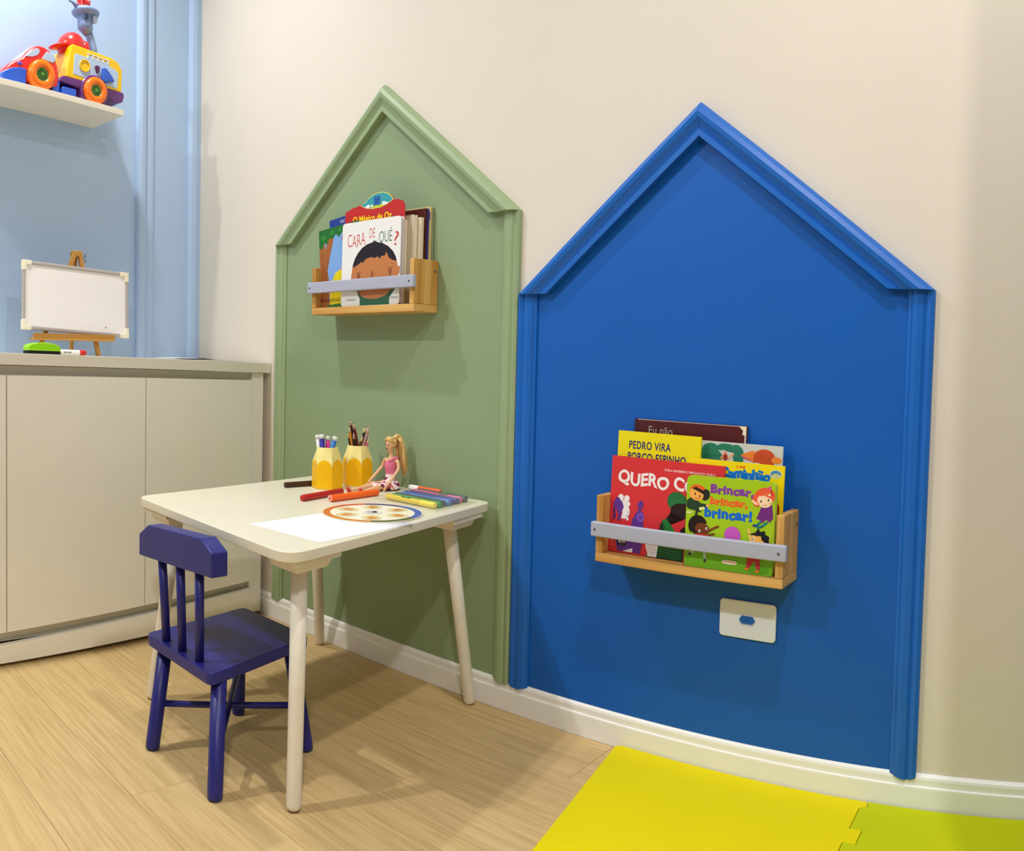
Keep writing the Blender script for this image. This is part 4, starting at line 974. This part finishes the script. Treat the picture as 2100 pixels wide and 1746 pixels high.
lying('felt_tip_marker', 'dark brown marker lying on the table, half behind the nearer cup', 1.024, -.248, 1.42, .125, .0078, (62, 32, 18))
lying('felt_tip_marker', 'red marker lying on the table behind the orange one', 1.203, -.325, 1.75, .165, .0086, (186, 34, 32))
lying('felt_tip_marker', 'bright orange marker with open end lying at the front on the table', 1.264, -.266, 1.585, .172, .0090, (255, 104, 30), open_end=(250, 200, 186))
# pouch of markers
pk = thing('marker_pouch', 'clear plastic pouch holding a row of coloured markers on the table', 'pouch', (1.404, -.140, tz), (0, 0, -.02))
gl = glass_film('clear_film', (250, 250, 244), .10)
def pouch_mesh(z, sag):
    mb = MB(); n = 10; v = []; f = []
    for j in range(n + 1):
        for i in range(n + 1):
            u, w_ = i / n * 2 - 1, j / n * 2 - 1
            e = max(0, 1 - max(abs(u) ** 6, abs(w_) ** 6))
            v.append((u * .118 - w_ * .010, w_ * .088, z + sag * e))
    for j in range(n):
        for i in range(n): a = j * (n + 1) + i; f.append((a, a + 1, a + n + 2, a + n + 1))
    return mb.add(v, f, 0, True)
pouch_mesh(.0008, .019).obj('top_film', gl, pk); pouch_mesh(.0003, 0).obj('bottom_film', gl, pk)
pens = [((236, 206, 20), 'yellow', -.066, (250, 230, 60)), ((58, 150, 66), 'green', -.047, (40, 140, 60)), ((52, 58, 62), 'dark grey', -.028, (60, 66, 70)), ((60, 122, 200), 'light blue', -.008, (80, 140, 210)), ((58, 60, 150), 'violet blue', .012, (70, 74, 170)), ((70, 72, 120), 'slate blue', .031, (84, 86, 140)), ((222, 88, 150), 'pink', .050, (236, 120, 176)), ((64, 78, 84), 'teal grey', .069, (80, 92, 96))]
for i, (c, nm, dy, cc) in enumerate(pens):
    ln = .176; x = 1.404 - dy * .12 + (.004 if i % 2 else 0)
    t = lying('pouch_marker', nm + ' marker inside the clear pouch on the table', x, -.140 + dy * .98, -.02, ln, .0076, c, group='markers in the clear pouch', cat='marker', z=.0006,
              tip=([(.0079, ln * .22), (.0081, ln * .23), (.0081, ln / 2 - .001), (.0070, ln / 2 + .001), (0, ln / 2 + .001)], cc))
    if nm in ('yellow', 'pink'):
        xx = -.030 if nm == 'yellow' else .012
        MB().box(xx, xx + .032, -.0045, .0045, .0062, .0084).obj('clip_label', mat('clip_green', (30, 130, 60), .4), t, bevel=.0006)
        q = MB()
        for k in range(3): q.box(xx + .009 + .005 * k, xx + .0125 + .005 * k, -.0018 + .0006 * k, .0018, .0085, .0087)
        q.obj('clip_mark', ink((240, 244, 240)), t)
ln = .118
lying('felt_tip_marker', 'slim orange pen with white cap lying against the wall edge of the table', 1.300, -.0335, .03, ln, .0070, (238, 104, 50), cat='pen', z=.0,
      tip=([(0, -ln / 2 - .001), (.0068, -ln / 2 - .001), (.0076, -ln / 2 + .002), (.0076, -ln / 2 + .036), (.0070, -ln / 2 + .037)], WH))

# ---------------------------------------------------------------- doll
SKIN = (234, 184, 142)
doll = thing('fashion_doll', 'blonde doll in pink top and floral skirt sitting at the table wall edge', 'doll', (1.197, -.068, tz))
def skin_mesh(name, verts, edges, m, parent, sub=2):
    """one continuous skinned figure: verts = (x, y, z, rx, ry), root at vertex 0"""
    me = bpy.data.meshes.new(name); me.from_pydata([v[:3] for v in verts], edges, []); me.update()
    o = bpy.data.objects.new(name, me); COL.objects.link(o)
    sk_ = o.modifiers.new('skin', 'SKIN'); sk_.use_smooth_shade = True; sk_.branch_smoothing = .4
    lay = me.skin_vertices[0] if me.skin_vertices else None
    if lay is None:
        bm = bmesh.new(); bm.from_mesh(me); bm.verts.layers.skin.verify(); bm.to_mesh(me); bm.free(); lay = me.skin_vertices[0]
    for i, v in enumerate(verts): lay.data[i].radius = (v[3], v[4]); lay.data[i].use_root = (i == 0)
    ss = o.modifiers.new('sub', 'SUBSURF'); ss.levels = sub; ss.render_levels = sub
    dg = bpy.context.evaluated_depsgraph_get(); dg.update()
    nm_ = bpy.data.meshes.new_from_object(o.evaluated_get(dg))
    o.modifiers.clear(); o.data = nm_; bpy.data.meshes.remove(me)
    nm_.materials.clear(); nm_.materials.append(m)
    for p in nm_.polygons: p.use_smooth = True
    o.parent = parent
    return o
# local: x to the doll's left, faces -y, sitting on z=0 with legs straight out
V = [(0, 0, .016, .019, .016), (0, -.001, .036, .0135, .0115), (0, .000, .056, .0165, .0125), (0, .001, .078, .0185, .0120), (0, .001, .088, .0085, .0080),     # pelvis..shoulders
     (0, .000, .098, .0050, .0052), (0, -.002, .107, .0060, .0064), (0, -.006, .117, .0112, .0122), (0, -.005, .129, .0132, .0148), (0, -.002, .141, .0095, .0108),  # neck, head
     (.0255, .002, .083, .0060, .0060), (.034, -.002, .060, .0048, .0048), (.036, -.028, .036, .0040, .0040), (.034, -.050, .014, .0034, .0034),                    # left arm
     (-.0255, .002, .083, .0060, .0060), (-.036, .000, .060, .0048, .0048), (-.034, -.034, .036, .0040, .0040), (-.026, -.064, .020, .0034, .0034),                 # right arm
     (.013, -.012, .013, .0125, .0120), (.018, -.055, .012, .0090, .0090), (.021, -.098, .0085, .0066, .0068), (.024, -.128, .0055, .0042, .0045),                  # left leg
     (-.013, -.012, .013, .0125, .0120), (-.014, -.055, .013, .0090, .0090), (-.015, -.100, .0085, .0066, .0068), (-.015, -.140, .0055, .0042, .0045)]
Ed = [(0, 1), (1, 2), (2, 3), (3, 4), (4, 5), (5, 6), (6, 7), (7, 8), (8, 9), (3, 10), (10, 11), (11, 12), (12, 13), (3, 14), (14, 15), (15, 16), (16, 17), (0, 18), (18, 19), (19, 20), (20, 21), (0, 22), (22, 23), (23, 24), (24, 25)]
m_skin = mat('doll_skin', SKIN, .45, .35)
body = skin_mesh('body', V, Ed, m_skin, doll)
# hands: palm, four fingers and a thumb
for hx, hy, hz, sgn in ((.034, -.050, .014, 1), (-.026, -.064, .020, -1)):
    h = MB().ball((hx, hy - .004, hz - .005), (.0030, .0042, .0052), 10, 8)
    for k, l_ in enumerate((.0072, .0082, .0078, .0062)):
        px = hx + (-.0024 + .0016 * k)
        h.tube([(px, hy - .006, hz - .008), (px, hy - .009, hz - .008 - l_ * .5), (px + .0002, hy - .0095, max(.0012, hz - .008 - l_))], [.0009, .0008, .0006], 8)
    h.tube([(hx - sgn * .003, hy - .004, hz - .004), (hx - sgn * .0058, hy - .007, hz - .008)], [.0010, .0007], 8)
    h.obj('hand', m_skin, doll)
# face
for sx in (-1, 1): MB().ball((sx * .0058, -.0170, .1268), (.0028, .0014, .0016), 12, 8).obj('eye', mat('doll_eye', (48, 42, 60), .3), doll)
for sx in (-1, 1): MB().tube([(sx * .0026, -.0178, .1315), (sx * .006, -.0176, .1325), (sx * .0088, -.0155, .1312)], [.0004, .0005, .0003], 6).obj('eyebrow', mat('doll_brow', (150, 104, 62), .6), doll)
MB().tube([(0, -.0190, .1262), (0, -.0206, .1218), (0, -.0192, .1206)], [.0009, .0015, .0009], 10).obj('nose', m_skin, doll)
MB().ball((0, -.0176, .1158), (.0034, .0016, .0015), 12, 8).obj('lips', mat('doll_lips', (150, 48, 62), .4), doll)
for sx in (-1, 1): MB().ball((sx * .0132, -.003, .124), (.0012, .0022, .0034), 8, 6).obj('ear', m_skin, doll)
# hair: swept back over the crown into a long high ponytail
m_hair = wood('doll_hair', (186, 136, 66), (242, 208, 140), 'Z', 5.0, .45, contrast=(.35, .65))
hr = MB().ball((0, .0015, .1325), (.0158, .0168, .0168), 20, 12)
hr.ball((0, -.0085, .1425), (.0135, .0095, .0085), 16, 10)
for sx in (-1, 1):
    hr.tube([(sx * .004, -.0155, .1435), (sx * .0125, -.0125, .139), (sx * .0150, -.003, .134), (sx * .010, .012, .140)], [.0026, .0030, .0032, .003], 10)
hr.obj('hair', m_hair, doll)
pt = MB()
pt.tube([(0, .008, .142), (.003, .020, .150), (.006, .030, .140), (.010, .034, .115), (.014, .036, .085), (.018, .037, .055), (.020, .036, .036)], [.007, .0085, .0095, .0105, .0115, .0100, .0045], 14)
pt.tube([(.004, .018, .147), (.018, .024, .135), (.020, .028, .105), (.025, .030, .070), (.028, .030, .045)], [.005, .0065, .0070, .0070, .0025], 12)
pt.tube([(-.004, .018, .147), (-.008, .026, .130), (-.006, .030, .100), (.0, .032, .070)], [.005, .007, .0075, .004], 12)
pt.obj('ponytail', m_hair, doll)
# clothes
def ring_loft(rows, n=24, open_top=True):
    """rows = (cx, cy, z, rx, ry) elliptical sections"""
    mb = MB(); v = []; f = []
    for cx, cy, z, rx, ry in rows: v += [(cx + rx * math.cos(2 * PI * k / n), cy + ry * math.sin(2 * PI * k / n), z) for k in range(n)]
    for j in range(len(rows) - 1):
        for k in range(n): k2 = (k + 1) % n; f.append((j * n + k, j * n + k2, (j + 1) * n + k2, (j + 1) * n + k))
    return mb.add(v, f, 0, True)
bd = ring_loft([(0, -.001, .040, .0155, .0130), (0, 0, .050, .0172, .0140), (0, -.001, .060, .0190, .0158), (0, -.0015, .068, .0200, .0165), (.002, 0, .076, .0200, .0150), (.006, .001, .083, .0170, .0130)])
bd.tube([(.006, -.013, .078), (.016, -.008, .087), (.019, .002, .0905), (.016, .011, .086), (.008, .014, .078)], [.0035, .0045, .0050, .0045, .0035], 10)
bd.obj('pink_bodice', mat('pink_fabric', (224, 120, 150), .8, .1, vary=.06, vscale=60), doll)
def floral(name):
    m = mat(name, (238, 214, 208), .8, .1); nt = m.node_tree; b = nt.nodes['Principled BSDF']
    tc = nt.nodes.new('ShaderNodeTexCoord'); vo = nt.nodes.new('ShaderNodeTexVoronoi'); vo.inputs['Scale'].default_value = 95
    r = nt.nodes.new('ShaderNodeValToRGB'); r.color_ramp.interpolation = 'CONSTANT'
    els = r.color_ramp.elements; els[0].position = 0; els[0].color = (*lin((240, 226, 222)), 1); els[1].position = .36; els[1].color = (*lin((222, 120, 106)), 1)
    for p_, c in ((.52, (112, 34, 74)), (.72, (236, 206, 204)), (.88, (150, 50, 96))):
        e = els.new(p_); e.color = (*lin(c), 1)
    sep = nt.nodes.new('ShaderNodeSeparateColor')
    nt.links.new(tc.outputs['Object'], vo.inputs['Vector']); nt.links.new(vo.outputs['Color'], sep.inputs['Color']); nt.links.new(sep.outputs[0], r.inputs['Fac']); nt.links.new(r.outputs['Color'], b.inputs['Base Color'])
    return m
m_fl = floral('floral_fabric')
ring_loft([(0, -.002, .022, .0215, .0185), (0, -.001, .030, .0175, .0150), (0, -.001, .038, .0158, .0132), (0, -.001, .043, .0160, .0134)]).obj('floral_waist', m_fl, doll)
skt = MB(); n = 28; v = []; f = []
rows = ((.024, .0215, .0185, -.002), (.020, .028, .026, -.006), (.0165, .036, .036, -.014), (.011, .041, .044, -.020), (.004, .043, .047, -.022))
for j, (z, rx, ry, cy) in enumerate(rows):
    for k in range(n):
        a = 2 * PI * k / n; wv = 1 + .05 * j / 4 * math.sin(5 * a + .6)
        lift = .012 * j / 4 * max(0, -math.sin(a)) if j > 1 else 0
        v.append((rx * wv * math.cos(a), cy + ry * wv * math.sin(a), max(.0012, z + lift * (1 if j < 4 else .9) + (.003 * math.sin(5 * a) if j > 2 else 0))))
for j in range(len(rows) - 1):
    for k in range(n): k2 = (k + 1) % n; f.append((j * n + k, j * n + k2, (j + 1) * n + k2, (j + 1) * n + k))
skt.add(v, f, 0, True); so = skt.obj('skirt', m_fl, doll)
sm_ = so.modifiers.new('solid', 'SOLIDIFY'); sm_.thickness = .0008
for (fx, fy) in ((.024, -.130), (-.015, -.142)):
    s_ = MB().ball((fx, fy - .004, .0062), (.0050, .0062, .0058), 12, 8)
    s_.ball((fx + .001, fy - .0095, .0120), (.0046, .0040, .0066), 12, 8); s_.ball((fx, fy + .002, .0050), (.0022, .0022, .0046), 8, 6)
    s_.obj('shoe', mat('red_shoe', (206, 62, 56), .3, .5), doll)
